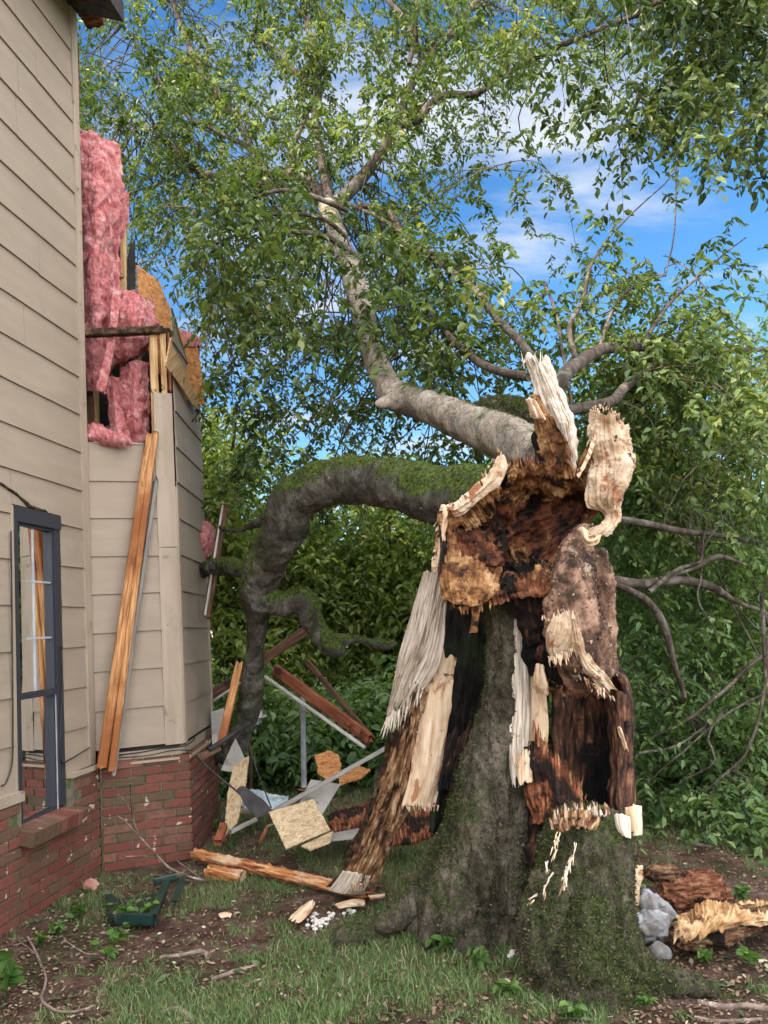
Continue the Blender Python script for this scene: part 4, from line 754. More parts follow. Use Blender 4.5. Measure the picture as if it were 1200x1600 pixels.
# ---- torn bowl: the open underside of the fallen trunk
out_ = [(683, 800), (688, 860), (686, 905), (700, 938), (735, 946), (765, 932), (790, 912), (815, 930), (850, 925), (866, 880), (892, 845), (925, 812), (945, 785), (940, 765), (905, 745), (868, 728), (825, 724), (790, 742), (750, 772), (715, 792)]
ctr = (800, 838)
def bowl(rings, seg, rf, depth_c, seed, amp):
    V = np.zeros((rings, seg, 3)); O = np.array(out_+out_[:1], float); O = crom(O, seg+1)[:-1]
    for i in range(rings):
        s = i/(rings-1)
        for j in range(seg):
            u = ctr[0]+(O[j, 0]-ctr[0])*(1-s); v = ctr[1]+(O[j, 1]-ctr[1])*(1-s)
            rim = 4.22-.0006*(v-838)-.10*math.cos(j/seg*6.283)
            d = rim+depth_c*(1-(1-s)**rf)**.8
            V[i, j] = tuple(W(u, v, d))
    N = gnorm(V, True)
    a = fbm(V*8, 5, seed); b_ = fbm(V*26, 4, seed+3); r = np.abs(fbm(V*13, 3, seed+8)); c_ = V.mean((0, 1)); 
    if np.dot(N[rings//3].sum(0)+[0, -1e-6, 0], np.array([0, -1, 0])) < 0: N = -N
    e = np.clip(np.linspace(0, 1, rings)*8, .15, 1)[:, None]
    V2 = V+np.array([0, -1, 0])*((amp*a*1.4+amp*.5*b_+amp*(.25-r))*e)[..., None]
    g = M(); return g.add(V2, gridfaces(rings, seg, wrap=True)+[tuple((rings-1)*seg+j for j in range(seg))], np.stack([np.broadcast_to(np.linspace(0, 1, rings)[:, None], (rings, seg)), np.broadcast_to(np.linspace(0, 4, seg)[None], (rings, seg))], -1).reshape(-1, 2)), V
g, VB = bowl(110, 340, 2.0, .36, 61, .085)
put('hollow_heart', g, M_HEART, tree, label='dark red decayed hollow facing the viewer')
# bark shell around the bowl, running back into the fallen trunk
ring0 = VB[0]; n_ = len(ring0); back = np.array([tuple(W(790, 770, 5.0))]); K = 40; S = np.zeros((K, n_, 3)); tgt = ring0-ring0.mean(0)
for k in range(K):
    s = k/(K-1); S[k] = ring0*(1)+(np.array([tuple(W(795, 812, 5.2))])+tgt*.70-ring0)*(s**1.0)+tgt*(.05*math.sin(min(s*2, 1)*3.14))*np.array([1, 0, 1])
Nn = gnorm(S, True); dd = .02*fbm(S*9, 4, 4)*np.clip(np.linspace(0, 1, K)*6, 0, 1)[:, None]; S = S+tgt[None]/np.linalg.norm(tgt, axis=1)[None, :, None]*dd[..., None]
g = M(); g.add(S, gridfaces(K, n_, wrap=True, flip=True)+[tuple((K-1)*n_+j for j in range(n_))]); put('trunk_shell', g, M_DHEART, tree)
# punky orange ledges in the bowl
def ledge(rows, seed, mat=M_ORANGE, ch=.05, name='punky_wood', th=.07, nr=70, nc=90, jag=(.12, .12, .06, .06), fib=.02, label=None, **k):
    put(name, sheet(rows, nr, nc, th, fib, 8, 2, jag, 10, seed, ch, 12, **k), mat, tree, label=label)
ledge([[(684, 880, 4.2), (720, 872, 4.3), (760, 875, 4.34), (790, 880, 4.38)], [(684, 912, 4.1), (715, 905, 4.1), (750, 905, 4.16), (785, 900, 4.26)], [(692, 940, 4.12), (720, 948, 4.08), (748, 950, 4.12), (782, 925, 4.2)]], 62, ch=.07, label='orange punky ledge at the lower left of the hollow')
ledge([[(795, 735, 4.2), (830, 724, 4.2), (870, 730, 4.22), (905, 745, 4.22)], [(790, 755, 4.24), (830, 742, 4.26), (870, 748, 4.26), (910, 760, 4.26)], [(770, 785, 4.4), (830, 770, 4.42), (880, 775, 4.4), (915, 785, 4.36)]], 63, ch=.06, label='tan crumbling band under the upper rim of the hollow')
ledge([[(710, 798, 4.2), (740, 775, 4.2), (780, 748, 4.2)], [(716, 812, 4.24), (748, 792, 4.24), (785, 770, 4.26)], [(730, 835, 4.36), (760, 812, 4.4), (790, 790, 4.42)]], 64, ch=.05, th=.05)
ledge([[(688, 800, 4.2), (702, 790, 4.2), (722, 795, 4.24)], [(686, 840, 4.2), (702, 840, 4.2), (720, 845, 4.28)], [(690, 885, 4.2), (705, 885, 4.2), (722, 880, 4.28)]], 65, ch=.05, th=.05)
ledge([[(735, 945, 4.2), (742, 944, 4.19), (750, 945, 4.2)], [(736, 965, 4.22), (742, 965, 4.2), (748, 965, 4.22)], [(735, 990, 4.26), (738, 990, 4.25), (742, 988, 4.26)]], 66, ch=.02, th=.02, nr=40, nc=16)
ledge([[(790, 930, 4.3), (820, 925, 4.25), (858, 920, 4.3)], [(812, 990, 4.4), (832, 990, 4.34), (852, 990, 4.38)], [(826, 1060, 4.45), (838, 1060, 4.4), (855, 1060, 4.42)]], 67, M_DHEART, .06, 'rotten_core', .06)
# sapwood rims
def rim(rows, seed, mat=M_SAP, fib=.012, ch=.02, th=.03, jag=(.1, .1, .1, .1), nr=90, nc=40, label=None, name='torn_rim'):
    put(name, sheet(rows, nr, nc, th, fib, 9, 1.4, jag, 14, seed, ch, 14), mat, tree, label=label)
rim([[(777, 712, 4.2), (786, 700, 4.18), (796, 722, 4.22)], [(762, 742, 4.17), (772, 745, 4.14), (784, 755, 4.18)], [(735, 765, 4.16), (745, 770, 4.13), (757, 778, 4.18)], [(712, 785, 4.16), (720, 792, 4.13), (728, 802, 4.18)], [(694, 790, 4.16), (702, 800, 4.13), (708, 812, 4.18)]], 71, label='pale torn rim along the upper left of the hollow')
rim([[(690, 786, 4.2), (696, 784, 4.16), (702, 792, 4.2)], [(683, 830, 4.2), (690, 832, 4.15), (697, 835, 4.2)], [(677, 870, 4.22), (685, 872, 4.16), (693, 870, 4.2)], [(673, 892, 4.24), (682, 896, 4.18), (692, 890, 4.2)]], 72, M_FRESH, label='pale torn rim down the left of the hollow')
rim([[(662, 898, 4.5), (672, 896, 4.46), (682, 900, 4.44)], [(658, 912, 4.5), (668, 910, 4.45), (676, 912, 4.44)]], 73, M_BLEACH, nr=20, nc=20)
rim([[(818, 544, 4.22), (830, 548, 4.16), (845, 560, 4.15), (857, 540, 4.2)], [(825, 580, 4.22), (838, 582, 4.16), (852, 580, 4.14), (866, 585, 4.2)], [(834, 615, 4.22), (850, 618, 4.16), (866, 612, 4.14), (882, 622, 4.2)], [(842, 650, 4.24), (862, 652, 4.18), (882, 650, 4.16), (897, 655, 4.2)], [(868, 700, 4.26), (880, 700, 4.2), (892, 700, 4.17), (903, 700, 4.2)], [(880, 740, 4.28), (888, 742, 4.24), (896, 742, 4.2), (905, 742, 4.22)]], 74, M_BLEACH, .016, .022, .05, (.16, .05, .04, .04), 150, 60, 'tall pale splintered spike above the hollow', 'torn_spike')
rim([[(826, 615, 4.18), (834, 618, 4.15), (848, 640, 4.16)], [(832, 640, 4.2), (845, 650, 4.15), (870, 665, 4.14)], [(838, 680, 4.24), (860, 690, 4.18), (888, 690, 4.14)], [(848, 715, 4.26), (868, 725, 4.2), (892, 725, 4.15)], [(862, 745, 4.28), (880, 750, 4.24), (900, 750, 4.2)]], 75, M_ORANGE, .02, .05, .06, (.06, .06, .1, .1), 90, 60, 'brown rotted heart at the foot of the tall spike', 'punky_wood')
rim([[(820, 622, 4.2), (827, 620, 4.16), (834, 622, 4.14)], [(826, 640, 4.2), (840, 650, 4.14), (852, 655, 4.12)], [(828, 655, 4.22), (834, 655, 4.2), (842, 662, 4.18)]], 76, M_FRESH, .01, .015, .03, (.1, .3, .1, .1), 30, 30, None, 'torn_spike')
rim([[(834, 670, 4.3), (845, 690, 4.32), (856, 730, 4.3)], [(840, 700, 4.3), (850, 712, 4.3), (870, 745, 4.3)]], 77, M_HEART, .01, .04, .05, (.1,)*4, 30, 30, None, 'rotten_core')
# right curl: broad ribbon of ridged sapwood twisting down to the lobe
rim([[(922, 632, 4.25), (940, 638, 4.18), (960, 642, 4.18), (978, 662, 4.25)], [(916, 678, 4.28), (940, 682, 4.18), (966, 686, 4.16), (986, 700, 4.26)], [(916, 716, 4.28), (945, 716, 4.17), (972, 716, 4.15), (992, 720, 4.26)], [(914, 756, 4.27), (944, 752, 4.16), (970, 750, 4.14), (988, 754, 4.24)], [(914, 790, 4.24), (942, 782, 4.16), (960, 779, 4.15), (978, 772, 4.22)], [(940, 800, 4.2), (950, 798, 4.17), (960, 795, 4.16), (971, 790, 4.2)], [(938, 820, 4.18), (948, 818, 4.15), (958, 815, 4.14), (968, 812, 4.2)], [(908, 832, 4.12), (920, 838, 4.08), (936, 842, 4.08), (950, 836, 4.14)]], 78, M_SAP, .02, .03, .05, (.07, .05, .06, .06), 200, 70, 'broad pale ribbon of torn sapwood on the right of the hollow', 'torn_spike')
rim([[(898, 735, 4.24), (908, 715, 4.24), (920, 690, 4.26), (929, 676, 4.26)], [(905, 752, 4.26), (918, 735, 4.26), (932, 715, 4.24), (940, 705, 4.22)], [(915, 768, 4.3), (928, 755, 4.28), (938, 738, 4.24), (946, 725, 4.2)]], 79, M_ORANGE, .02, .04, .04, (.06, .06, .06, .06), 60, 70, 'brown fold between the two spikes', 'punky_wood')
rim([[(900, 742, 4.2), (912, 722, 4.2), (922, 694, 4.22), (927, 672, 4.24)], [(904, 748, 4.2), (916, 728, 4.2), (928, 700, 4.2), (933, 680, 4.22)]], 80, M_FRESH, .01, .01, .02, (.2, .2, .02, .02), 26, 50, None, 'torn_rim')
rim([[(904, 826, 4.06), (910, 822, 4.03), (918, 832, 4.06)], [(912, 842, 4.05), (918, 844, 4.02), (926, 842, 4.06)], [(925, 846, 4.06), (934, 842, 4.03), (940, 836, 4.07)]], 81, M_FRESH, .008, .02, .03, (.05, .05, .1, .1), 30, 30, None, 'torn_rim')
# bark covered lobe hanging on the right
g = tube([(925, 828, 4.28, 16), (908, 850, 4.2, 24), (897, 890, 4.14, 33), (893, 940, 4.12, 40), (900, 1000, 4.14, 48), (918, 1045, 4.2, 40), (940, 1068, 4.26, 20)], 40, .02, .14, 4)
g.join(tube([(935, 860, 4.4, 12), (940, 930, 4.34, 24), (940, 1010, 4.3, 26), (950, 1060, 4.3, 20)], 20, .03, .1, 9))
def lobdisp(co, no): return .045*fbm(co*np.array([5, 5, 3.5]), 4, 2)-.030*np.abs(fbm(co*np.array([9, 9, 4]), 3, 15))+.010*fbm(co*np.array([26, 26, 34]), 4, 5)-.05*np.clip(fbm(co*7, 3, 22)-.2, 0, 1)+.006*fbm(co*60, 2, 7)
lobe_ = put('bark_lobe', fuse(g, .0085, lobdisp, 2), M_RBARK, tree, label='thick reddish bark roll hanging from the right of the hollow')
rim([[(860, 968, 4.02), (880, 955, 3.98), (906, 968, 3.98)], [(850, 985, 4.02), (876, 985, 3.96), (908, 990, 3.98)], [(852, 1005, 4.04), (866, 1008, 3.98), (900, 1015, 4.0)], [(860, 1030, 4.06), (868, 1032, 4.02), (880, 1030, 4.03)]], 82, M_SAP, .020, .012, .022, (.08, .1, .1, .1), 70, 60, 'pale torn flap on the face of the bark roll')
rim([[(886, 970, 3.98), (898, 968, 3.96), (908, 976, 3.99)], [(893, 1010, 3.98), (905, 1008, 3.95), (914, 1010, 3.98)], [(908, 1045, 4.0), (918, 1040, 3.96), (932, 1038, 3.99)], [(930, 1068, 4.04), (940, 1060, 4.0), (954, 1060, 4.03)], [(950, 1088, 4.1), (958, 1080, 4.06), (968, 1082, 4.1)]], 83, M_SAP, .018, .012, .02, (.06, .1, .15, .15), 120, 34, 'pale ridge of torn wood under the bark roll')
rim([[(838, 1010, 4.25), (870, 1020, 4.2), (905, 1040, 4.18), (935, 1070, 4.2)], [(840, 1045, 4.3), (870, 1050, 4.22), (910, 1062, 4.18), (945, 1080, 4.2)], [(846, 1080, 4.36), (875, 1085, 4.3), (915, 1088, 4.26), (955, 1092, 4.26)]], 84, M_HEART, .03, .06, .09, (.03, .1, .06, .06), 60, 90, 'dark rotten underside of the bark roll', 'punky_wood')
rim([[(834, 1038, 4.24), (842, 1036, 4.2), (852, 1040, 4.22)], [(832, 1062, 4.25), (842, 1062, 4.2), (856, 1066, 4.23)], [(840, 1090, 4.28), (850, 1090, 4.24), (858, 1088, 4.26)]], 85, M_FRESH, .014, .02, .02, (.05, .4, .1, .1), 60, 30)
g = sheet([[(934, 900, 4.42), (940, 905, 4.38), (946, 902, 4.42)], [(936, 950, 4.42), (945, 950, 4.37), (955, 950, 4.42)], [(944, 1000, 4.42), (951, 1000, 4.38), (958, 1000, 4.42)], [(955, 1040, 4.42), (960, 1040, 4.4), (964, 1045, 4.42)]], 110, 24, .03, .012, 12, 1, (.16, .1, .05, .08), 14, 86); put('splinter', g, M_BLEACH, tree, label='pale upright splinter behind the bark roll')
rim([[(962, 1135, 4.3), (968, 1132, 4.28), (972, 1138, 4.3)], [(970, 1160, 4.3), (976, 1156, 4.28), (981, 1160, 4.3)], [(976, 1175, 4.32), (980, 1172, 4.3), (984, 1178, 4.32)]], 87, M_FRESH, .01, .01, .02, (.2,)*4, 26, 16)
ledge([[(742, 900, 4.28), (800, 893, 4.34), (868, 872, 4.3)], [(746, 925, 4.2), (800, 918, 4.2), (866, 900, 4.2)], [(752, 948, 4.22), (805, 945, 4.2), (862, 935, 4.22)]], 68, M_HEART, .09, 'punky_wood', .08, 70, 110, (.1, .3, .08, .05), .03, 'dark crumbling lower lip of the hollow')
ledge([[(715, 850, 4.36), (750, 840, 4.4), (790, 835, 4.42)], [(718, 870, 4.3), (752, 862, 4.3), (792, 860, 4.34)], [(725, 888, 4.3), (755, 886, 4.3), (790, 886, 4.34)]], 69, M_HEART, .08)
# pale torn wood on the mossy right block
rim([[(870, 1280, 3.86), (890, 1264, 3.84), (915, 1263, 3.84), (940, 1278, 3.88)], [(868, 1298, 3.83), (890, 1284, 3.80), (912, 1284, 3.80), (935, 1292, 3.85)], [(880, 1312, 3.82), (895, 1300, 3.78), (908, 1300, 3.79), (925, 1306, 3.83)]], 88, M_ROTB, .022, .012, .03, (.25, .45, .1, .1), 40, 60, 'splintered tan crown of the mossy right block')
rim([[(958, 1270, 3.86), (970, 1269, 3.84), (984, 1274, 3.86)], [(962, 1292, 3.84), (974, 1292, 3.82), (986, 1296, 3.84)], [(972, 1308, 3.83), (979, 1310, 3.81), (986, 1312, 3.83)]], 89, M_BLEACH, .003, .004, .02, (.1, .15, .02, .02), 40, 30, 'white split chip on the right shoulder of the block', 'splinter')
rim([[(976, 1261, 3.93), (990, 1255, 3.91), (1003, 1257, 3.93)], [(978, 1284, 3.92), (992, 1284, 3.90), (1004, 1285, 3.92)], [(982, 1308, 3.91), (994, 1307, 3.89), (1004, 1305, 3.91)]], 90, M_FRESH, .003, .004, .02, (.12, .05, .02, .02), 40, 30, 'upright square cream chip on the right shoulder of the block', 'splinter')
rim([[(972, 1318, 3.93), (980, 1316, 3.91), (988, 1322, 3.93)], [(978, 1332, 3.92), (985, 1334, 3.9), (993, 1336, 3.92)]], 91, M_BLEACH, .003, .004, .015, (.2, .3, .1, .1), 24, 24, None, 'splinter')
# bark curl at the right foot
rim([[(1008, 1352, 3.95), (996, 1350, 3.92), (986, 1362, 3.94)], [(1006, 1372, 3.93), (998, 1372, 3.9), (988, 1380, 3.92)], [(996, 1396, 3.92), (990, 1396, 3.9), (982, 1400, 3.92)], [(1000, 1416, 3.92), (992, 1416, 3.9), (984, 1414, 3.92)]], 95, M_SAP, .012, .03, .03, (.05, .05, .1, .1), 60, 30, 'curled strip of torn sapwood beside the pale rocks', 'torn_rim')
# ragged splinters standing around the broken edges
def fringe(path, n, hlen, w, mats, seed, lean=(0, 0, 1), thick=.008, name='splinter_fringe'):
    """a row of pointed fibres along a pixel path (u, v, d), joined in one mesh per material"""
    rg = random.Random(seed); P = crom(np.array([tuple(W(*p)) for p in path]), 60); L = np.array(lean, float); L /= np.linalg.norm(L)
    gs = [M() for _ in mats]
    for k in range(n):
        c = P[rg.randrange(60)]+np.array([rg.gauss(0, .008), rg.gauss(0, .012), rg.gauss(0, .008)]); h = hlen*rg.uniform(.3, 1.2); d = L+np.array([rg.gauss(0, .16), rg.gauss(0, .16), rg.gauss(0, .1)]); d /= np.linalg.norm(d)
        s_ = np.cross(d, [rg.gauss(0, .4), 1, rg.gauss(0, .3)]); s_ /= np.linalg.norm(s_); o = np.cross(s_, d); ww = w*rg.uniform(.4, 1.3); tt = thick*rg.uniform(.5, 1.4); b0 = c-d*h*.35; V = []; uv = []
        for q, kx in ((0, 1), (.4, .95), (.75, .6), (1, .06)):
            cc = b0+d*h*1.35*q+o*rg.gauss(0, .003)
            for a_, b_ in ((-1, -1), (1, -1), (1, 1), (-1, 1)): V.append(cc+s_*a_*ww*kx*.5+o*b_*tt*kx*.5); uv.append((k*.37+a_*ww*.5, q*h))
        gs[rg.randrange(len(mats))].add(V, [(i*4+j, i*4+(j+1) % 4, i*4+4+(j+1) % 4, i*4+4+j) for i in range(3) for j in range(4)]+[(12, 13, 14, 15)], uv)
    for g_, m_ in zip(gs, mats):
        if g_.n: put(name, g_, m_, tree, smooth=False, kind='stuff')
fringe([(862, 1288, 3.86), (885, 1272, 3.86), (920, 1270, 3.88), (955, 1272, 3.92)], 60, .050, .011, [M_RUST, M_SAP, M_ROTB, M_BLEACH], 1)
fringe([(836, 1150, 4.36), (860, 1185, 4.32), (890, 1220, 4.26), (910, 1250, 4.22)], 46, .09, .014, [M_RUST, M_ROTB], 2)
fringe([(640, 1075, 4.62), (655, 1060, 4.6), (672, 1060, 4.62)], 26, .07, .012, [M_ROTB, M_BLEACH], 3)
fringe([(694, 940, 4.14), (725, 950, 4.12), (755, 945, 4.18), (785, 925, 4.24)], 34, .035, .014, [M_ORANGE, M_HEART], 4, (0, -.2, -1))
fringe([(822, 565, 4.18), (850, 570, 4.16), (870, 600, 4.18)], 30, .06, .007, [M_BLEACH], 5)
fringe([(604, 1130, 4.72), (628, 1110, 4.68), (660, 1072, 4.62)], 50, .09, .010, [M_BLEACH], 6, (-.25, 0, -1))
fringe([(632, 1256, 4.8), (655, 1260, 4.77), (682, 1258, 4.8)], 40, .04, .010, [M_FRESH, M_ROTB], 7, (0, 0, -1))
fringe([(800, 1180, 4.38), (815, 1195, 4.35), (830, 1190, 4.36)], 24, .10, .010, [M_FRESH, M_BLEACH], 8, (0, 0, -1))
fringe([(900, 1050, 4.0), (930, 1072, 4.0), (958, 1090, 4.08)], 50, .035, .010, [M_SAP, M_HEART], 9, (.1, -.2, -1))
fringe([(862, 1030, 4.0), (880, 1022, 3.97), (900, 1010, 3.97)], 26, .04, .009, [M_SAP, M_FRESH], 31, (0, -.3, -1))
fringe([(852, 970, 4.0), (880, 958, 3.97), (905, 970, 3.97)], 20, .03, .008, [M_SAP, M_FRESH], 32, (0, -.3, 1))
fringe([(778, 705, 4.18), (745, 765, 4.14), (700, 795, 4.14)], 40, .028, .008, [M_SAP, M_ORANGE], 33, (-.3, -.3, 1))
fringe([(925, 640, 4.2), (950, 638, 4.17), (975, 665, 4.2), (988, 720, 4.2)], 70, .016, .005, [M_SAP, M_FRESH], 34, (.3, 0, 1))
fringe([(930, 690, 4.24), (935, 740, 4.24), (930, 785, 4.22)], 30, .03, .008, [M_SAP, M_ORANGE], 35, (-1, -.3, .2))
fringe([(690, 800, 4.18), (684, 850, 4.18), (680, 885, 4.2)], 40, .035, .012, [M_SAP, M_ORANGE], 10, (-.5, -.4, -.5))
fringe([(795, 728, 4.2), (835, 720, 4.2), (880, 726, 4.2), (910, 740, 4.22)], 50, .045, .012, [M_ORANGE, M_DHEART, M_HEART], 11, (0, -.3, 1))
for _p, _n, _w, _s in (([(873, 1303, 3.80), (866, 1330, 3.745), (857, 1360, 3.715), (848, 1392, 3.705)], 26, .007, 21), ([(897, 1316, 3.755), (893, 1335, 3.735), (889, 1352, 3.71)], 9, .005, 22), ([(889, 1352, 3.70), (881, 1370, 3.685), (880, 1384, 3.68)], 16, .009, 23), ([(845, 1396, 3.71), (830, 1408, 3.735)], 7, .005, 24)):
    fringe(_p, _n, .035, _w, [M_FRESH, M_BLEACH], _s, tuple(W(*_p[-1])-W(*_p[0])), .003, 'bark_tear')
fringe([(550, 1385, 5.02), (572, 1380, 5.02)], 16, .06, .012, [M_ROTB], 12)
# ---- limbs
LIMBS = []
def limb(name, pts, mat, seed=0, vox=.016, amp=.016, label=None, more=()):
    g = tube(pts, 28, .05, .10, seed)
    for p in more: g.join(tube(p, 22, .05, .10, seed+3))
    o = put(name, fuse(g, vox, lambda co, no: 1.3*amp*fbm(co*4.5, 4, seed)+.5*amp*fbm(co*np.array([16, 16, 16]), 3, seed+2)+.5*amp*(.3-np.abs(fbm(co*11, 3, seed+5)))+.25*amp*fbm(co*38, 2, 3), 1), mat, tree, label=label); LIMBS.append(o); return o
limb('limb', [(800, 800, 4.85, 58), (745, 776, 4.95, 54), (690, 776, 5.1, 48), (630, 758, 5.3, 41), (565, 750, 5.5, 35), (505, 757, 5.75, 34), (458, 783, 5.95, 36), (442, 830, 6.1, 35), (418, 880, 6.3, 31), (402, 925, 6.45, 28), (402, 970, 6.6, 18), (397, 1030, 6.8, 15), (392, 1090, 7.0, 17), (376, 1135, 7.2, 21), (350, 1180, 7.4, 20)], M_LIMBD, 1, .016, .024, 'great dark mossy limb arching down to the debris by the house',
     [[(402, 935, 6.45, 26), (440, 942, 6.4, 20), (475, 936, 6.4, 21), (488, 965, 6.45, 18), (505, 995, 6.5, 15), (525, 1002, 6.55, 12), (560, 1000, 6.6, 8), (600, 1008, 6.7, 8), (618, 1003, 6.7, 5)], [(415, 905, 6.35, 22), (380, 889, 6.6, 15), (350, 884, 6.9, 14), (318, 892, 7.25, 13), (290, 905, 7.6, 13)], [(500, 995, 6.5, 14), (518, 1013, 6.4, 12), (535, 1018, 6.4, 6)], [(455, 800, 5.95, 14), (425, 800, 6.1, 8), (405, 816, 6.3, 6), (370, 828, 6.6, 5), (345, 824, 6.9, 4)]])
limb('limb', [(850, 720, 4.7, 40), (820, 700, 4.85, 40), (780, 680, 5.0, 37), (730, 662, 5.3, 31), (680, 640, 5.6, 26), (640, 625, 5.85, 24), (612, 615, 6.0, 23), (598, 585, 6.2, 20), (578, 540, 6.4, 18), (565, 480, 6.7, 18), (548, 420, 7.0, 17), (528, 370, 7.3, 15), (512, 320, 7.6, 15)], M_LIMB, 2, .015, .02, 'pale grey upper limb with an elbow reaching into the leaves',
     [[(640, 620, 5.85, 24), (615, 628, 5.8, 16), (592, 632, 5.75, 9), (586, 634, 5.75, 4)]])
limb('limb', [(860, 660, 4.9, 20), (820, 645, 5.0, 22), (780, 640, 5.2, 22), (740, 650, 5.4, 18), (700, 670, 5.5, 10)], M_LIMBD, 3, .016, .012, 'short mossy limb crossing behind the tall spike')
NBR = []
def branch(pts, seed=0, label=None, parent=None, name='branch', mat=None):
    NBR.append(np.array([tuple(W(p[0], p[1], p[2]))+(p[3]/F*p[2],) for p in pts]))
    return put(name, tube(pts, 9 if max(p[3] for p in pts) > 4 else 6, .09, .10, seed, .012), mat or M_TWIG, parent or tree, label=label)
BR = [
 [(845, 640, 4.8, 13), (875, 595, 5.0, 12), (905, 565, 5.3, 11), (945, 545, 5.6, 9), (1000, 543, 6.0, 8), (1050, 537, 6.4, 6), (1100, 545, 6.8, 5), (1160, 548, 7.2, 4), (1230, 540, 7.6, 3)],
 [(870, 650, 4.9, 9), (905, 638, 5.1, 9), (955, 628, 5.3, 9), (975, 605, 5.5, 8), (1010, 578, 5.8, 7), (1045, 565, 6.1, 5), (1090, 570, 6.4, 3)],
 [(830, 590, 5.0, 8), (770, 575, 5.4, 7), (720, 545, 5.8, 6), (685, 505, 6.2, 5), (660, 460, 6.6, 4)],
 [(860, 600, 5.0, 6), (820, 545, 5.3, 7), (780, 500, 5.7, 6), (745, 455, 6.1, 6), (700, 420, 6.6, 5), (650, 385, 7.0, 4), (600, 345, 7.2, 3), (540, 315, 7.4, 3)],
 [(510, 330, 7.6, 13), (545, 300, 7.8, 11), (590, 245, 8.1, 9), (615, 200, 8.3, 8), (640, 140, 8.6, 7), (665, 95, 8.8, 6.5), (705, 50, 9.0, 6), (750, -5, 9.3, 5), (780, -60, 9.5, 4)],
 [(612, 197, 8.3, 7), (650, 190, 8.2, 7), (670, 165, 8.2, 6.5), (700, 148, 8.2, 6), (745, 145, 8.1, 5), (800, 110, 8.0, 5), (870, 75, 7.8, 5), (940, 45, 7.6, 4), (1010, 15, 7.4, 4), (1080, -40, 7.2, 3)],
 [(515, 320, 7.7, 9), (505, 260, 8.0, 7), (493, 200, 8.2, 6.5), (497, 140, 8.4, 6.5), (490, 80, 8.6, 5.5), (477, 20, 8.8, 5), (470, -60, 9.0, 4)],
 [(497, 140, 8.4, 4), (460, 110, 8.6, 3.5), (430, 75, 8.8, 2.5), (400, 60, 9.0, 1.5)],
 [(520, 330, 7.8, 12), (470, 275, 8.2, 11), (420, 270, 8.5, 7), (385, 215, 8.8, 5.5), (355, 165, 9.0, 5), (310, 100, 9.3, 5), (285, 50, 9.5, 4), (265, -20, 9.7, 3)],
 [(470, 275, 8.2, 9), (455, 240, 8.5, 6), (475, 190, 8.8, 3), (490, 150, 9.0, 2)],
 [(445, 285, 8.3, 8), (395, 290, 8.6, 6), (350, 280, 8.8, 6), (310, 265, 9.0, 6), (270, 225, 9.3, 5), (230, 200, 9.5, 3.5), (190, 190, 9.8, 2)],
 [(400, 245, 8.6, 4), (380, 225, 8.8, 4), (330, 200, 9.0, 3.5), (285, 175, 9.2, 3), (240, 110, 9.5, 2), (180, 20, 9.8, 1.5)],
 [(660, 100, 8.8, 4), (650, 60, 8.6, 4), (650, 20, 8.5, 3.5), (655, -30, 8.4, 3)],
 [(640, 100, 8.7, 4), (645, 50, 8.8, 5), (610, 5, 8.9, 4), (590, -20, 9, 3)],
 [(560, 320, 7.6, 5), (610, 335, 7.3, 5), (640, 385, 7.0, 5), (690, 400, 6.8, 4), (740, 440, 6.5, 3)],
 [(545, 330, 7.2, 4), (480, 305, 7.0, 4), (430, 300, 6.9, 3), (370, 320, 6.8, 2), (300, 350, 6.8, 1.5)],
 [(560, 400, 7.0, 6), (510, 370, 6.8, 5), (450, 360, 6.7, 4), (400, 355, 6.7, 3), (350, 375, 6.7, 2), (310, 390, 6.7, 1.3)],
 [(540, 370, 7.0, 4), (500, 340, 6.7, 3.5), (440, 335, 6.6, 3), (380, 345, 6.6, 2)],
 [(900, 560, 5.4, 5), (890, 510, 5.6, 4), (910, 470, 5.8, 3), (925, 410, 6, 2.5), (960, 360, 6.3, 1.6)],
 [(935, 550, 5.6, 4), (955, 490, 5.9, 3), (985, 450, 6.2, 2.2), (1040, 430, 6.5, 1.6)],
 [(1000, 545, 6.0, 4), (1050, 470, 6.2, 2.5), (1095, 430, 6.4, 2), (1165, 370, 6.6, 1)],
 [(895, 640, 5.1, 3), (880, 560, 5.4, 3), (870, 490, 5.8, 2.5), (850, 440, 6.1, 2)],
]
for i, b_ in enumerate(BR): branch(b_, i)
# low broken boughs swept out to the right behind the trunk
BR2 = [
 [(935, 905, 5.2, 9), (1000, 912, 5.5, 8), (1060, 908, 5.8, 7), (1110, 915, 6.1, 7), (1150, 940, 6.4, 4), (1200, 960, 6.8, 3)],
 [(960, 912, 5.3, 5), (1005, 935, 5.4, 6), (1035, 970, 5.5, 6), (1050, 1020, 5.6, 5), (1070, 1090, 5.8, 3.5)],
 [(1015, 925, 5.5, 4), (1045, 900, 5.6, 4), (1075, 885, 5.8, 3), (1120, 870, 6, 2.5)],
 [(965, 812, 5.2, 6), (1010, 818, 5.5, 5.5), (1060, 830, 5.8, 5), (1130, 838, 6.2, 4), (1220, 855, 6.7, 3)],
 [(1030, 905, 5.6, 3), (1080, 890, 5.8, 3), (1120, 870, 6, 4), (1160, 880, 6.2, 3)],
]
for i, b_ in enumerate(BR2): branch(b_, 50+i)

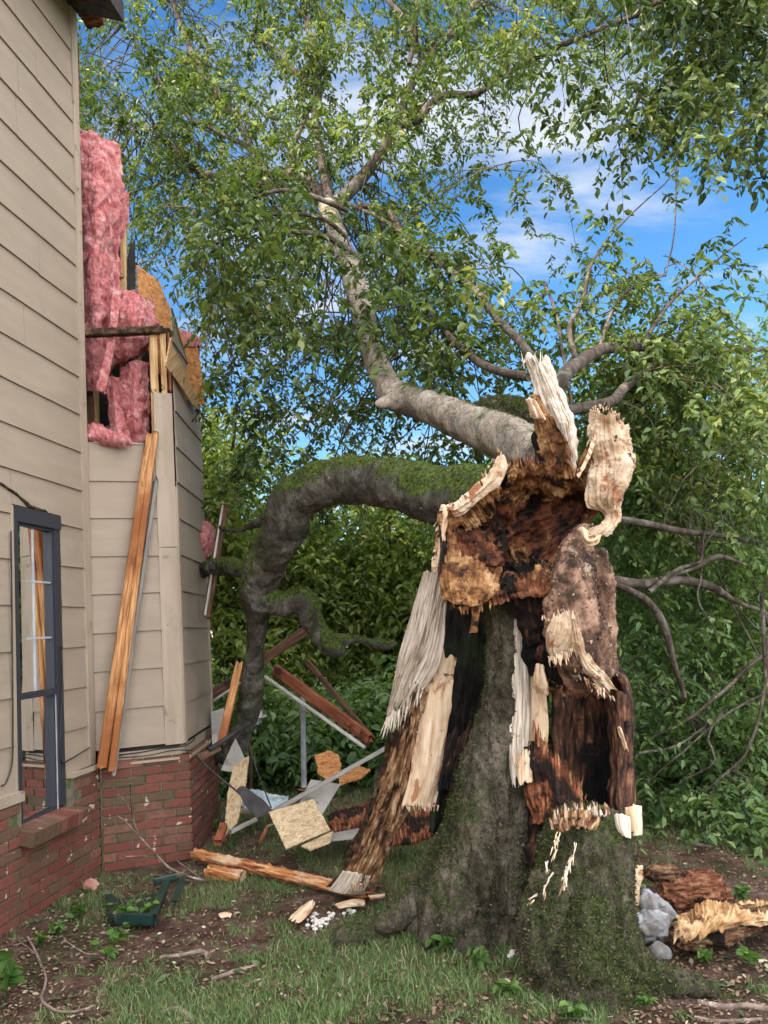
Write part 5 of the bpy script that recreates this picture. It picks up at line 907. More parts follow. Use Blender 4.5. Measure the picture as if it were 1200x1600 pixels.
# ---- moss, lichen and bark flakes standing on the wood
M_MFUZZ = fuzzmat('moss_tufts', [(0, (.020, .030, .009)), (.45, (.056, .074, .020)), (.85, (.105, .130, .036)), (1, (.15, .165, .060))])
M_BFUZZ = fuzzmat('bark_flakes', [(0, (.03, .024, .017)), (.5, (.070, .058, .040)), (1, (.13, .11, .08))], 0)
mossmask = lambda sd, a: (lambda P, N: np.clip(a+2.4*fbm(P*np.array([3.2, 3.2, 1.6]), 4, sd)+.3*N[:, 2], 0.02, 1))
for o_, q_ in ((stA, 1.0), (stB, 1.0)):
    fuzz(o_, int(36000*q_), .0080, .0022, M_MFUZZ, 'moss', 3, .8, mossmask(4, .55), .3)
    fuzz(o_, int(14000*q_), .012, .0038, M_BFUZZ, 'bark_flakes', 5, .25, mossmask(9, .45), .3)
for o_ in LIMBS:
    fuzz(o_, 26000, .0075, .002, M_MFUZZ, 'moss', 6, .8, lambda P, N: np.clip(-.35+2.0*fbm(P*2.4, 3, 14)+.75*N[:, 2], 0, 1), .3)
    if o_.data.materials[0] == M_LIMBD: fuzz(o_, 6000, .012, .0035, M_BFUZZ, 'bark_flakes', 7, .25, None, .3)

M_RFUZZ = fuzzmat('reddish_bark_flakes', [(0, (.04, .024, .017)), (.5, (.14, .08, .052)), (.9, (.28, .18, .125)), (1, (.42, .32, .24))], 0)
M_CRUMB = fuzzmat('wood_crumbs', [(0, (.02, .010, .007)), (.4, (.12, .050, .025)), (.75, (.30, .15, .065)), (.95, (.48, .30, .15)), (1, (.64, .48, .32))], .05)
fuzz(lobe_, 2200, .013, .0045, M_RFUZZ, 'bark_flakes', 8, .05, None, .15)
fuzz(lobe_, 2500, .008, .002, M_MFUZZ, 'moss', 9, .7, lambda P, N: np.clip(-.2+2.2*fbm(P*5, 3, 3), 0, 1), .3)
# ---------------------------------------------------------------- foliage
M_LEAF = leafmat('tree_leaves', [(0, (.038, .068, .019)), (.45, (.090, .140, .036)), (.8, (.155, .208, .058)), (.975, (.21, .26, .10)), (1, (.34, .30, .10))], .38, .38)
M_LEAFD = leafmat('bough_brush_leaves', [(0, (.075, .14, .048)), (.5, (.145, .235, .082)), (.85, (.215, .31, .115)), (1, (.32, .39, .16))], .42, .38)  # leaf greens raised to offset missing light inside boughs and undergrowth
LEAF_F = [(0, 1, 2), (0, 2, 3), (2, 5, 3), (2, 4, 5)][:0]+[(0, 1, 2, 5), (0, 5, 4, 3)]
def leaves_at(P, D, size, rng, droop=.6):
    """P (n,3) leaf bases, D (n,3) directions; pointed oval blade folded on its midrib"""
    n = len(P); D = D+rng.normal(0, .35, (n, 3)); D[:, 2] -= droop*rng.random(n); D /= np.linalg.norm(D, axis=1, keepdims=True)
    up = rng.normal(0, .6, (n, 3)); up[:, 2] += 1.0; S = np.cross(D, up); S /= np.linalg.norm(S, axis=1, keepdims=True)+1e-9; N = np.cross(S, D)
    L = (size*(.55+.75*rng.random(n)))[:, None] if np.isscalar(size) else (size*(.55+.75*rng.random(n)))[:, None]; w = L*(.20+.07*rng.random(n))[:, None]
    V = np.zeros((n, 6, 3)); fold = .10*L*N
    V[:, 0] = P; V[:, 1] = P+D*L*.30+S*w+fold; V[:, 2] = P+D*L*.68+S*w*.8+fold*.7; V[:, 5] = P+D*L-N*L*.12; V[:, 3] = P+D*L*.30-S*w+fold; V[:, 4] = P+D*L*.68-S*w*.8+fold*.7
    return V
def sprays(C, rng, ln=.34, nl=13, size=.07, hang=.75, dirs=None, spread=1.0):
    """drooping leafy twigs starting at C; returns leaf verts, twig polylines"""
    n = len(C); a = rng.random(n)*6.283; D = np.stack([np.cos(a), np.sin(a), rng.normal(0, .5, n)], -1)*spread
    if dirs is not None: D = D+dirs
    D /= np.linalg.norm(D, axis=1, keepdims=True); L = ln*(.5+.8*rng.random(n)); t = np.linspace(0, 1, nl)
    P = C[:, None]+D[:, None]*(L[:, None]*t)[..., None]; P[:, :, 2] -= (hang*L[:, None]*t**1.8)
    T = np.gradient(P, axis=1); T /= np.linalg.norm(T, axis=2, keepdims=True); side = np.cross(T, np.array([0, 0, 1.0])); side /= np.linalg.norm(side, axis=2, keepdims=True)+1e-9
    sg = np.where(np.arange(nl) % 2, 1, -1)[None, :, None]; LD = T*.55+side*sg*.9
    Pk = P[:, 1:].reshape(-1, 3); Dk = LD[:, 1:].reshape(-1, 3); keep = rng.random(len(Pk)) < .9
    return leaves_at(Pk[keep], Dk[keep], size, rng), P[:, ::3]
def twigmesh(polys, r0=.0035):
    """thin three sided twigs in one mesh"""
    n, k, _ = polys.shape; T = np.gradient(polys, axis=1); T /= np.linalg.norm(T, axis=2, keepdims=True)+1e-9
    A = np.cross(T, np.array([.3, .5, .8])); A /= np.linalg.norm(A, axis=2, keepdims=True)+1e-9; B = np.cross(T, A); r = r0*np.linspace(1, .35, k)[None, :, None]
    V = np.stack([polys+r*(A*math.cos(q)+B*math.sin(q)) for q in (0, 2.09, 4.19)], 2).reshape(n, k*3, 3)
    f = [(i*3+j, i*3+(j+1) % 3, i*3+3+(j+1) % 3, i*3+3+j) for i in range(k-1) for j in range(3)]; return V, f
def wpix(u, v, d):
    u, v, d = (np.asarray(q, float) for q in (u, v, d)); Rn = np.array(RM); r = np.stack([(u-CX)/F, -(v-CY)/F, -np.ones_like(u)], -1)@Rn.T
    return np.array([0, 0, EYE])+r*(d/r[..., 1])[..., None]
def crown(name, parent, grid, u0, v0, cell, nspr, drange, seed, mat=M_LEAF, size=.07, ln=.34, nl=13, hang=.75, clump=.55, label=None, twig=True, cl=7, sg=.20):
    """sprays spread through the crown's volume: clumped, denser where the limbs carry them"""
    rng = np.random.default_rng(seed); Gd = np.array(grid, float); H_, W_ = Gd.shape
    u = u0-cell*.5+rng.random(nspr*4)*(W_+0)*cell; v = v0-cell*.5+rng.random(nspr*4)*H_*cell
    gx = np.clip((u-u0)/cell, 0, W_-1.001); gy = np.clip((v-v0)/cell, 0, H_-1.001); i, j = gy.astype(int), gx.astype(int); fy, fx = gy-i, gx-j
    p = Gd[i, j]*(1-fy)*(1-fx)+Gd[np.minimum(i+1, H_-1), j]*fy*(1-fx)+Gd[i, np.minimum(j+1, W_-1)]*(1-fy)*fx+Gd[np.minimum(i+1, H_-1), np.minimum(j+1, W_-1)]*fy*fx
    d = drange(u, v, rng.random(len(u))); C = wpix(u, v, d); q = fbm(C*1.15, 3, seed)+.6*fbm(C*3.1, 2, seed+5)
    keep = rng.random(len(u)) < np.clip(p*(1+clump*4*q), 0, 1)*(p > .02); C = C[keep][:max(1, nspr//cl)]
    # each cluster is a handful of sprays off one twig end
    K0 = C; C = np.repeat(C, cl, 0)+rng.normal(0, 1, (len(C)*cl, 3))*np.array([sg, sg, sg*.8]); ctone = np.repeat(rng.normal(0, .16, len(K0)), cl)
    V, tw = sprays(C, rng, ln, nl, size, hang)
    cen = V[:, 0]; tone = np.clip(.42+.55*fbm(cen*.9, 2, seed+3)+.24*rng.normal(0, 1, len(V))+np.interp(np.linspace(0, 1, len(V)), np.linspace(0, 1, len(ctone)), ctone), 0, .985); tone = np.where(rng.random(len(V)) < .004, 1.0, tone)
    o = bulk(name, V, LEAF_F, tone, mat, parent=parent, label=label)
    if twig: TV, tf = twigmesh(tw); bulk('twigs', TV, tf, np.zeros(len(TV)), M_TWIG, parent=parent, kind='stuff')
    return K0
def feeders(C, NB_, parent, seed, n=120, name='branch', r=.014):
    """side branches that run from the big limbs out to the leafy twigs"""
    rng = np.random.default_rng(seed); pts = np.concatenate([crom(b, 24) for b in NB_]); g = M(); idx = rng.choice(len(C), min(n, len(C)), replace=False)
    for k in idx:
        c = C[k]; dd = np.linalg.norm(pts[:, :3]-c, axis=1); j = np.argsort(dd)[int(rng.integers(0, 6))]; a = pts[j, :3]
        if dd[j] > 2.6 or dd[j] < .25: continue
        m_ = (a+c)/2+rng.normal(0, .10*dd[j], 3); m_[2] += .12*dd[j]; L = dd[j]; r0 = min(r*(.35+.30*L), pts[j, 3]*.7+.002)
        g.join(tube([tuple(a)+(r0,), tuple(a*.6+m_*.4+rng.normal(0, .03, 3))+(r0*.8,), tuple(m_)+(r0*.65,), tuple(m_*.4+c*.6+rng.normal(0, .05, 3))+(r0*.45,), tuple(c)+(r0*.25,)], 5, .16, .1, int(k), .02, world_pts=True, cap=False))
    put(name, g, M_TWIG, parent)
# overhead crown of the hollow tree  (columns every 100 px from x=100, rows every 100 px from y=-50)
CG = [
 [.75, .60, .75, .65, .60, .80, .75, .60, .65, .62, .45, .4],
 [.75, .50, .72, .65, .40, .75, .62, .38, .50, .62, .45, .4],
 [.80, .28, .68, .70, .60, .66, .50, .12, .36, .34, .30, .1],
 [.55, .60, .74, .80, .55, .55, .42, .36, .04, .00, .14, .0],
 [.30, .85, .90, .92, .80, .50, .14, .06, .00, .00, .00, .0],
 [.30, .85, .88, .90, .75, .80, .32, .32, .10, .12, .00, .0],
 [.20, .80, .90, .88, .75, .80, .62, .50, .24, .24, .14, .1],
 [.10, .60, .80, .80, .60, .40, .45, .48, .36, .40, .32, .3],
 [.00, .25, .40, .50, .30, .25, .25, .30, .30, .36, .25, .2],
]
def dr(u, v, r):
    base = 7.6+.9*np.clip((600-u)/400, -1.2, 1)-.9*np.clip((v-300)/400, -1, 1.2); return np.clip(base+(r-.22)*3.6+np.where((u < 345) & (v > 330), 2.2, 0)+np.where((abs(u-555) < 85) & (v > 230) & (v < 560), .9, 0), 5.2, 13)
C1 = crown('crown', tree, CG, 100, -50, 100, 6000, dr, 101, M_LEAF, .069, .28, 15, .85, 1.2, cl=8, sg=.15)
feeders(C1, [b for i, b in enumerate(NBR) if i != 20], tree, 5, 700, r=.011)
# sprays that hang close on the near side
M_LEAFK = leafmat('canopy_shade_leaves', [(0, (.030, .055, .018)), (.5, (.066, .104, .034)), (.9, (.12, .16, .052)), (1, (.19, .23, .08))], .3, .36)  # shade on the leaf undersides is put into this darker colour
NK = [[0, 0, 0, 0, .2, .5, .5], [0, 0, 0, .1, .3, .6, .5], [0, 0, 0, .0, .15, .4, .25], [0]*7]
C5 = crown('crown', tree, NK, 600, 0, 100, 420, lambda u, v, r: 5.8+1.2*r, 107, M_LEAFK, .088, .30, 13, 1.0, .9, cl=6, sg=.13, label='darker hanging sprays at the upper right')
NG = [[0]*11, [0]*11, [0]*11, [0, 0, 0, .5, .1, .1, 0, 0, 0, 0, 0], [0, 0, .0, .5, .0, .1, 0, 0, 0, 0, 0], [0, 0, .0, .2, .0, .15, .3, 0, 0, 0, .1], [0, 0, .0, .1, .0, .0, .1, 0, .1, .4, .3]]
C2 = crown('crown', tree, NG, 100, 0, 100, 520, lambda u, v, r: 5.6+1.2*r, 103, M_LEAF, .080, .32, 12, .95, .6, cl=6, sg=.15)
# sprays carried along the outer half of every limb branch
_r = np.random.default_rng(77); _P = []
for b in NBR[:22]:
    c = crom(b, 60)[22:, :3]; k = max(6, int(16*np.linalg.norm(c[-1]-c[0])/1.2)); q = c[_r.integers(0, len(c), k)]; _P.append(q+_r.normal(0, .10, (k, 3)))
_P = np.concatenate(_P); _P = np.repeat(_P, 2, 0)+_r.normal(0, .05, (len(_P)*2, 3)); V, tw = sprays(_P, _r, .26, 12, .068, .7)
bulk('crown', V, LEAF_F, np.clip(.42+.24*_r.normal(0, 1, len(V)), 0, .98), M_LEAF, parent=tree); TV, tf = twigmesh(tw); bulk('twigs', TV, tf, np.zeros(len(TV)), M_TWIG, parent=tree, kind='stuff')
# ---- broken boughs heaped on the right
RG = [
 [.03, .06, .10, .10, .1], [.2, .22, .28, .3, .25], [.6, .5, .38, .28, .28], [.95, .70, .30, .05, .1], [1, .95, .75, .45, .5], [1, 1, 1, 1, 1], [1, 1, 1, 1, 1], [1, 1, 1, 1, 1], [1, 1, 1, 1, 1], [1, 1, 1, 1, 1], [.3, .5, .6, .6, .6]]
bough = thing('fallen_bough', 'wide heap of leafy broken boughs lying on the grass right of the hollow trunk', 'fallen bough', tuple(G(1100, 1285)))
def drr(u, v, r): 
    g_ = 1.7*F/np.maximum(v-955, 40); return np.where(v > 1120, np.minimum(7.0+1.6*r, g_-.25), 6.4+4.0*r)
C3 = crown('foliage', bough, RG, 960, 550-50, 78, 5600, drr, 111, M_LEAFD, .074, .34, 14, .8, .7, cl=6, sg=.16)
RB = [[(1210, 1010, 6.4, 3), (1150, 1060, 6.3, 3), (1080, 1120, 6.3, 2.5), (1020, 1150, 6.4, 1.5)], [(1205, 1080, 6.3, 2.5), (1130, 1120, 6.2, 1.8), (1060, 1180, 6.2, 1.4), (1010, 1220, 6.3, 1)], [(1200, 1000, 6.2, 3), (1190, 1100, 6.1, 2.5), (1165, 1180, 6.1, 2), (1100, 1240, 6.2, 1.3)], [(1190, 930, 6.0, 4), (1192, 1000, 6.0, 3), (1195, 1060, 6.0, 2.5)], [(1130, 1105, 6.1, 2), (1108, 1150, 6.1, 2), (1118, 1190, 6.1, 1.6), (1070, 1215, 6.2, 1.2)], [(1100, 830, 5.9, 1.5), (1095, 900, 5.9, 1.5), (1090, 940, 5.9, 1.5), (1120, 990, 6.0, 1.2)], [(1000, 1180, 6.3, 2.5), (1060, 1165, 6.4, 2), (1110, 1130, 6.5, 1.5)]]
NB2 = []
for i, b_ in enumerate(RB):
    put('branch', tube(b_, 6, .09, .12, i, .02), M_TWIG, bough, label=None)
    NB2.append(np.array([tuple(W(p[0], p[1], p[2]))+(p[3]/F*p[2],) for p in b_]))
feeders(C3, NB2, bough, 8, 60, r=.008)
# ---- trees standing behind
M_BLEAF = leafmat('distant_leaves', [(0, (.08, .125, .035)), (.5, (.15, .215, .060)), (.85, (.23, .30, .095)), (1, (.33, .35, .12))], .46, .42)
M_BRT = leafmat('sunlit_back_leaves', [(0, (.10, .15, .040)), (.5, (.19, .26, .070)), (.85, (.28, .35, .11)), (1, (.38, .40, .14))], .46, .42)  # sunlight on the trees behind is put into this brighter leaf colour
def back_tree(x, y, hgt, rad, seed, label, lo=.05, n=5200, mat=None, trunk=.18):
    rng = np.random.default_rng(seed); t = thing('leafy_tree', label, 'tree', (x, y, 0), 'leafy trees behind the debris')
    put('trunk', tube([(x, y, -.1, trunk*1.3), (x+.05, y, hgt*.3, trunk), (x-.1, y+.1, hgt*.6, trunk*.6), (x, y, hgt*.9, trunk*.2)], 12, .25, .1, seed, .03, world_pts=True), M_TWIG, t)
    u = rng.normal(0, 1, (n*2, 3)); u /= np.linalg.norm(u, axis=1, keepdims=True); rr = rng.random(n*2)**.45
    P = u*rr[:, None]*np.array([rad, rad*.8, hgt*.52])+np.array([x, y, hgt*(.5+lo)]); q = fbm(P*.8, 3, seed)+.5*fbm(P*2.2, 2, seed+1)
    C = P[(q > -.12) & (P[:, 2] > .15)][:n]; V, tw = sprays(C, rng, .55, 10, .115, .6)
    tone = np.clip(.42+.6*fbm(V[:, 0]*.7, 2, seed+3)+.26*rng.normal(0, 1, len(V)), 0, 1); bulk('crown', V, LEAF_F, tone, mat or M_BLEAF, parent=t)
    g = M()
    for k in range(14):
        c = C[int(rng.integers(0, len(C)))]; z = min(c[2]*.7, hgt*.7); a = np.array([x, y, z*.8]); g.join(tube([tuple(a)+(trunk*.4,), tuple((a+c)/2+[0, 0, .2])+(trunk*.25,), tuple(c)+(.015,)], 6, .3, .1, k, .03, world_pts=True))
    put('limb', g, M_TWIG, t)
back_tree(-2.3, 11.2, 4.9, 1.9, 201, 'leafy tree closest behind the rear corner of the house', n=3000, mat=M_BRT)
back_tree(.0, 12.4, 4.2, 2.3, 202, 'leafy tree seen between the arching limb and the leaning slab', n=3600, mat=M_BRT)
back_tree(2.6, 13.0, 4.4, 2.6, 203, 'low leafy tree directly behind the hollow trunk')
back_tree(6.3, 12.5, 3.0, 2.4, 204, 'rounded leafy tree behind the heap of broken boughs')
M_YLEAF = leafmat('sunny_leaves', [(0, (.09, .14, .03)), (.5, (.16, .20, .04)), (1, (.30, .28, .06))], .4, .45)  # leaf colour itself carries the yellow brightness of the sun
back_tree(5.2, 19.0, 4.6, 2.2, 205, 'yellowish tree in sun far behind the right side of the trunk', mat=M_YLEAF, n=3600)
def hedge(name, x0, x1, y, h, n, seed, label, mat, dep=1.2):
    rng = np.random.default_rng(seed); P = np.stack([x0+(x1-x0)*rng.random(n), y+dep*rng.random(n), h*rng.random(n)**.8], -1); P = P[P[:, 2] < h*(.72+.5*fbm(P*np.array([.7, .7, 0]), 3, seed))]
    V, _ = sprays(P, rng, .5, 10, .13, .5); tone = np.clip(.4+.6*fbm(V[:, 0]*.7, 2, seed)+.25*rng.normal(0, 1, len(V)), 0, 1); bulk(name, V, LEAF_F, tone, mat, base=((x0+x1)/2, y+dep/2, 0), kind='stuff', label=label, cat='undergrowth')
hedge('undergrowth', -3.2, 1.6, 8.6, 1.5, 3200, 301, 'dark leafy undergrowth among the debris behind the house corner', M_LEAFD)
hedge('far_woods', -26, 34, 26, 4.6, 9000, 302, 'far belt of dark trees closing the view', M_BLEAF, 5)
hedge('undergrowth', 1.4, 8.5, 9.5, 1.6, 3600, 303, 'low dark brush behind the heap of boughs', M_LEAFD)
# ---------------------------------------------------------------- debris behind the house corner
M_GPANEL = layered('grey_cement_board', [(.3, (.24, .225, .20)), (.7, (.36, .34, .31))], 3, bump=.001, stains=[((.2, .17, .14), 6, .6, .72)], rough=.7)
M_WHITE = layered('white_trim_paint', [(.3, (.36, .34, .31)), (.7, (.55, .52, .48))], 4, bump=.001, stains=[((.3, .26, .22), 8, .62, .72)])
M_STEEL = layered('galvanised_steel', [(.3, (.20, .21, .22)), (.7, (.33, .34, .35))], 10, rough=.5, bump=.0006)
M_BLACKM = layered('dark_bent_metal', [(.3, (.014, .013, .014)), (.7, (.04, .036, .036))], 10, rough=.5, bump=.001)
M_RSTEEL = layered('rusty_steel', [(.3, (.03, .014, .010)), (.7, (.09, .04, .026))], 12, bump=.002)
DG = 'boards and panels torn off the house'
def board(p0, p1, w, h, mat, label, side=(0, 0, 1), e=(0, 0), seed=1, group=DG, cat='board', name='broken_board', rough=.003):
    return put(name, beam(W(*p0), W(*p1), w, h, side, 40, rough, seed, e[0], e[1]), mat, label=label, cat=cat, group=group)
board((428, 1045, 8.0), (585, 1160, 7.6), .115, .05, M_REDW, 'red brown rafter slanting down to the right past the steel post', e=(.02, .1), seed=3)
board((414, 1057, 7.95), (570, 1168, 7.55), .022, .05, M_WHITE, 'thin white trim strip under the slanting red brown rafter', seed=4)
board((477, 1030, 8.2), (578, 1150, 7.9), .05, .04, M_OLDW, 'narrow dark board slanting above the red brown rafter', e=(.05, .1), seed=5)
board((540, 1125, 7.7), (588, 1162, 7.6), .07, .05, M_REDW, 'short red stub leaning on the end of the slanting rafter', e=(.04, .12), seed=6)
board((318, 1096, 8.0), (478, 985, 8.3), .10, .05, M_OLDW, 'weathered rafter rising to the right behind the dark limb', seed=7)
board((318, 1105, 7.98), (400, 1050, 8.1), .02, .06, M_WHITE, 'thin pale edging below the weathered rafter', seed=8)
board((376, 1030, 6.9), (345, 1163, 6.6), .065, .04, M_PINE, 'short orange stud standing against the foot of the dark limb', (1, 0, 0), (.05, .0), 9)
board((352, 782, 7.2), (322, 968, 7.0), .07, .03, M_OLDW, 'long grey brown board standing on end behind the house edge', (1, 0, 0), (.15, .03), 10, rough=.005)
board((349, 785, 7.18), (320, 965, 6.98), .016, .03, M_WHITE, 'white strip along the board standing behind the house edge', (1, 0, 0), (.05, .03), 11)
board((427, 1268, 6.25), (606, 1167, 6.7), .030, .04, M_GPANEL, 'long pale grey strip propped across the debris', seed=12)
board((360, 1300, 6.3), (400, 1280, 6.5), .03, .03, M_GPANEL, 'short pale strip lying in the grass by the brick corner', seed=13)
board((350, 1288, 6.3), (340, 1318, 6.1), .06, .05, M_REDW, 'stub of red brown wood at the foot of the brick corner', (1, 0, 0), (.02, .02), 14)
def pnl(pts, mat, label, th=.012, torn=0.0, name='torn_panel', cat='panel', seed=1, group=DG): return put(name, plate([W(*p) for p in pts], th, seed, torn), mat, smooth=False, label=label, cat=cat, group=group)
pnl([(420, 1270, 6.0), (490, 1247, 6.15), (516, 1298, 5.95), (447, 1325, 5.75)], M_OSB2, 'square pale strand board piece tilted in the grass', .014, .004, 'strand_board', seed=2)
pnl([(485, 1221, 6.6), (533, 1222, 6.6), (503, 1275, 6.35), (468, 1252, 6.35)], M_GPANEL, 'grey panel standing behind the pale strand board')
pnl([(498, 1306, 5.95), (557, 1291, 6.2), (638, 1287, 6.3), (613, 1302, 6.0), (515, 1313, 5.85)], M_GPANEL, 'flat grey panel lying beside the pale strand board', .012, .003)
pnl([(470, 1322, 5.7), (520, 1298, 5.9), (516, 1316, 5.75), (485, 1327, 5.65)], M_OSB2, 'tan scrap lying under the pale strand board', .01, .006, seed=4)
pnl([(387, 1178, 6.8), (383, 1230, 6.6), (372, 1290, 6.4), (348, 1303, 6.3), (356, 1240, 6.6), (366, 1200, 6.8)], M_OSB2, 'upright splintered plywood strip behind the brick corner', .014, .012, 'plywood_strip', seed=5)
pnl([(368, 1152, 7.1), (384, 1188, 7.0), (372, 1206, 6.9), (345, 1204, 6.9)], M_GPANEL, 'greyish beige torn panel above the plywood strip', .01, .006, seed=6)
pnl([(330, 1110, 7.3), (350, 1108, 7.4), (345, 1160, 7.1), (331, 1165, 7.1)], M_GPANEL, 'pale panel wedged between the house and the dark limb', .01, .004, seed=7)
pnl([(492, 1180, 7.2), (512, 1170, 7.2), (530, 1180, 7.2), (534, 1205, 7.1), (515, 1218, 7.0), (497, 1212, 7.1)], M_OSB, 'broken orange board chunk standing in the leaves', .03, .02, seed=8)
pnl([(525, 1208, 7.2), (560, 1195, 7.3), (578, 1200, 7.2), (565, 1216, 7.1), (530, 1222, 7.0)], M_OSB, 'low orange board scrap behind the propped grey strip', .02, .02, seed=9)
def slab_thing(rows, mat, label, seed, name='bark_slab', th=.06, cat='bark slab', group='thick slabs of red wood and bark fallen from the trunk', **k):
    a = dict(nr=70, nc=60, thick=th, fib=.025, fa=8, fs=2, jag=(.06, .06, .08, .08), jf=9, seed=seed, chunk=.03, cf=10); a.update(k)
    return put(name, sheet(rows, **a), mat, label=label, cat=cat, group=group)
slab_thing([[(510, 1272, 6.3), (540, 1258, 6.5), (575, 1252, 6.6)], [(512, 1285, 6.15), (545, 1272, 6.3), (590, 1262, 6.4)], [(520, 1298, 6.0), (550, 1290, 6.1), (590, 1285, 6.2)]], M_RUST, 'red brown bark slab behind the flat grey panel', 401)
slab_thing([[(600, 1280, 6.0), (645, 1265, 6.1), (690, 1262, 6.1)], [(600, 1300, 5.85), (645, 1288, 5.9), (690, 1285, 5.95)], [(608, 1320, 5.7), (645, 1315, 5.75), (680, 1300, 5.8)]], M_RUST, 'red brown bark slab under the foot of the leaning slab', 402)
# steel fence post with cap
fp = thing('fence_post', 'grey galvanised steel fence post standing in the debris', 'fence post', tuple(W(475, 1228, 8.2)))
put('post', tube([(473, 1076, 8.2, 4.2), (474, 1150, 8.2, 4.2), (475, 1230, 8.2, 4.2)], 14, .1, 0), M_STEEL, fp)
put('post_cap', tube([(473, 1068, 8.2, .8), (473, 1072, 8.2, 3.2), (473, 1076, 8.2, 5), (473, 1081, 8.2, 5.2)], 14, .02, 0), M_STEEL, fp)
put('tie_wire', tube([(466, 1114, 8.15, 1), (474, 1110, 8.1, 1.2), (481, 1112, 8.15, 1)], 6, .03, 0), M_STEEL, fp)
rp = tube([(390, 1122, 7.6, 2.6), (391, 1180, 7.6, 2.6), (392, 1234, 7.6, 2.6)], 8, .1, .05); put('steel_stake', rp, M_RSTEEL, label='rusty steel stake standing left of the fence post', cat='stake')
# bent metal chair frame with dark cloth
ch = thing('bent_frame', 'bent dark metal frame with a black cloth leaf hanging off the brick corner', 'metal frame', tuple(W(400, 1275, 6.2)))
put('rod', tube([(388, 1132, 6.6, 3), (370, 1143, 6.4, 3.6), (345, 1160, 6.3, 4), (325, 1172, 6.2, 4)], 8, .05, .05), M_BLACKM, ch)
put('rod', tube([(308, 1183, 6.1, 1.6), (340, 1212, 6.1, 1.6), (372, 1238, 6.1, 1.8), (396, 1262, 6.1, 1.8), (426, 1268, 6.15, 1.8)], 6, .05, .05), M_BLACKM, ch)
put('rod', tube([(385, 1150, 6.6, 1.1), (400, 1200, 6.5, 1.1), (424, 1262, 6.2, 1.1)], 6, .05, .05), M_BLACKM, ch)
put('cloth', plate([W(370, 1232, 6.1), W(380, 1226, 6.12), W(412, 1250, 6.15), W(426, 1268, 6.15), W(402, 1277, 6.05), W(382, 1258, 6.08)], .006, 3, .006), M_BLACKM, ch, smooth=False)
put('sleeve', plate([W(309, 1178, 6.12), W(344, 1164, 6.3), (W(346, 1172, 6.3)), W(312, 1190, 6.1)], .02, 4, .004), M_OLDW, ch, smooth=False)
M_TARP = layered('pale_plastic_sheet', [(.3, (.30, .38, .44)), (.6, (.50, .57, .62)), (.8, (.68, .72, .74))], 4, rough=.35, bump=.02, spec=.5)
put('plastic_sheet', sheet([[(378, 1236, 7.0), (400, 1232, 7.2), (425, 1238, 7.2), (452, 1240, 7.1)], [(374, 1250, 6.9), (400, 1246, 6.95), (428, 1250, 6.95), (450, 1252, 6.9)], [(380, 1266, 6.7), (400, 1264, 6.75), (425, 1268, 6.75), (446, 1264, 6.7)]], 40, 60, .02, .01, 6, 3, (.08, .08, .05, .05), 8, 5, .05, 8), M_TARP, label='crumpled pale blue plastic sheet on the ground behind the bent frame', cat='plastic sheet')
# bird feeder roof glimpsed behind
lt = thing('yard_lantern', 'small white roofed lantern glimpsed behind the dark limb', 'lantern', tuple(W(403, 1240, 9.0)))
put('roof', ring_loft([(1106, 402, 2, 9, .015), (1112, 402, 9, 9, .06), (1119, 402, 15, 9, .11), (1121, 402, 15, 9, .11)], 20, 12), M_WHITE, lt)
put('pane', ring_loft([(1121, 402, 8, 9, .06), (1132, 402, 8, 9, .06)], 20, 6), M_TARP, lt); put('post', tube([(402, 1132, 9, 2), (402, 1240, 9, 2)], 8, .3, 0), M_BLACKM, lt)
# ---------------------------------------------------------------- pieces on the ground, near
M_ORP = layered('split_orange_wood', [(.3, (.20, .06, .020)), (.48, (.42, .16, .055)), (.62, (.56, .28, .12)), (.78, (.66, .44, .27))], 4, (14, 1.1, 1), 'UV', bump=.012, bscale=5, stains=[((.62, .46, .33), 1.2, .55, .70), ((.10, .03, .014), 2.8, .58, .68, (8, 1, 1))], bdist2=.002)
def gp(u, v, h=.0): p = G(u, v); return (u, v, p.y)
P0, P1 = G(298, 1352)+Zu*.09, G(588, 1408)+Zu*.03
spl = beam(P0, P1, .075, .055, (0, 1, .4), 110, .014, 21, .10, .10, .5); put('split_post', spl, M_ORP, label='long orange split post lying on the grass up to the leaning slab', cat='split post')
put('wood_chunk', beam(G(322, 1372)+Zu*.05, G(385, 1380)+Zu*.03, .09, .07, (0, 1, .2), 30, .012, 22, .04, .05), M_ORP, label='short chunk of orange wood under the far end of the split post', cat='wood chunk')
def chip(rows, mat, label, seed, name='wood_chip', th=.015, **k): slab_thing(rows, mat, label, seed, name, th, 'wood chip', 'pale chips of torn wood on the ground', **dict(dict(nr=40, nc=24, fib=.008, chunk=.008, fa=10), **k))
def gp3(u, v, z): q = G(u, v, z); return (u, v, q.y)
chip([[gp3(486, 1405, .10), gp3(490, 1404, .10), gp3(494, 1408, .10)], [gp3(468, 1418, .07), gp3(476, 1420, .08), gp3(486, 1424, .07)], [gp3(446, 1440, .04), gp3(455, 1444, .05), gp3(464, 1448, .04)]], M_FRESH, 'pointed pale splinter propped by the white mushrooms', 411, jag=(.3, .3, .1, .1))
chip([[gp3(520, 1412, .05), gp3(524, 1415, .05), gp3(528, 1420, .04)], [gp3(545, 1406, .06), gp3(548, 1411, .06), gp3(550, 1417, .04)], [gp3(570, 1406, .05), gp3(572, 1411, .05), gp3(568, 1416, .04)]], M_SAP, 'flat pinkish chip beside the end of the split post', 412)
chip([[gp3(574, 1398, .06), gp3(577, 1402, .06)], [gp3(590, 1396, .06), gp3(592, 1400, .06)], [gp3(601, 1395, .06), gp3(602, 1398, .06)]], M_FRESH, 'small pale chip between the split post and the mossy root', 413)
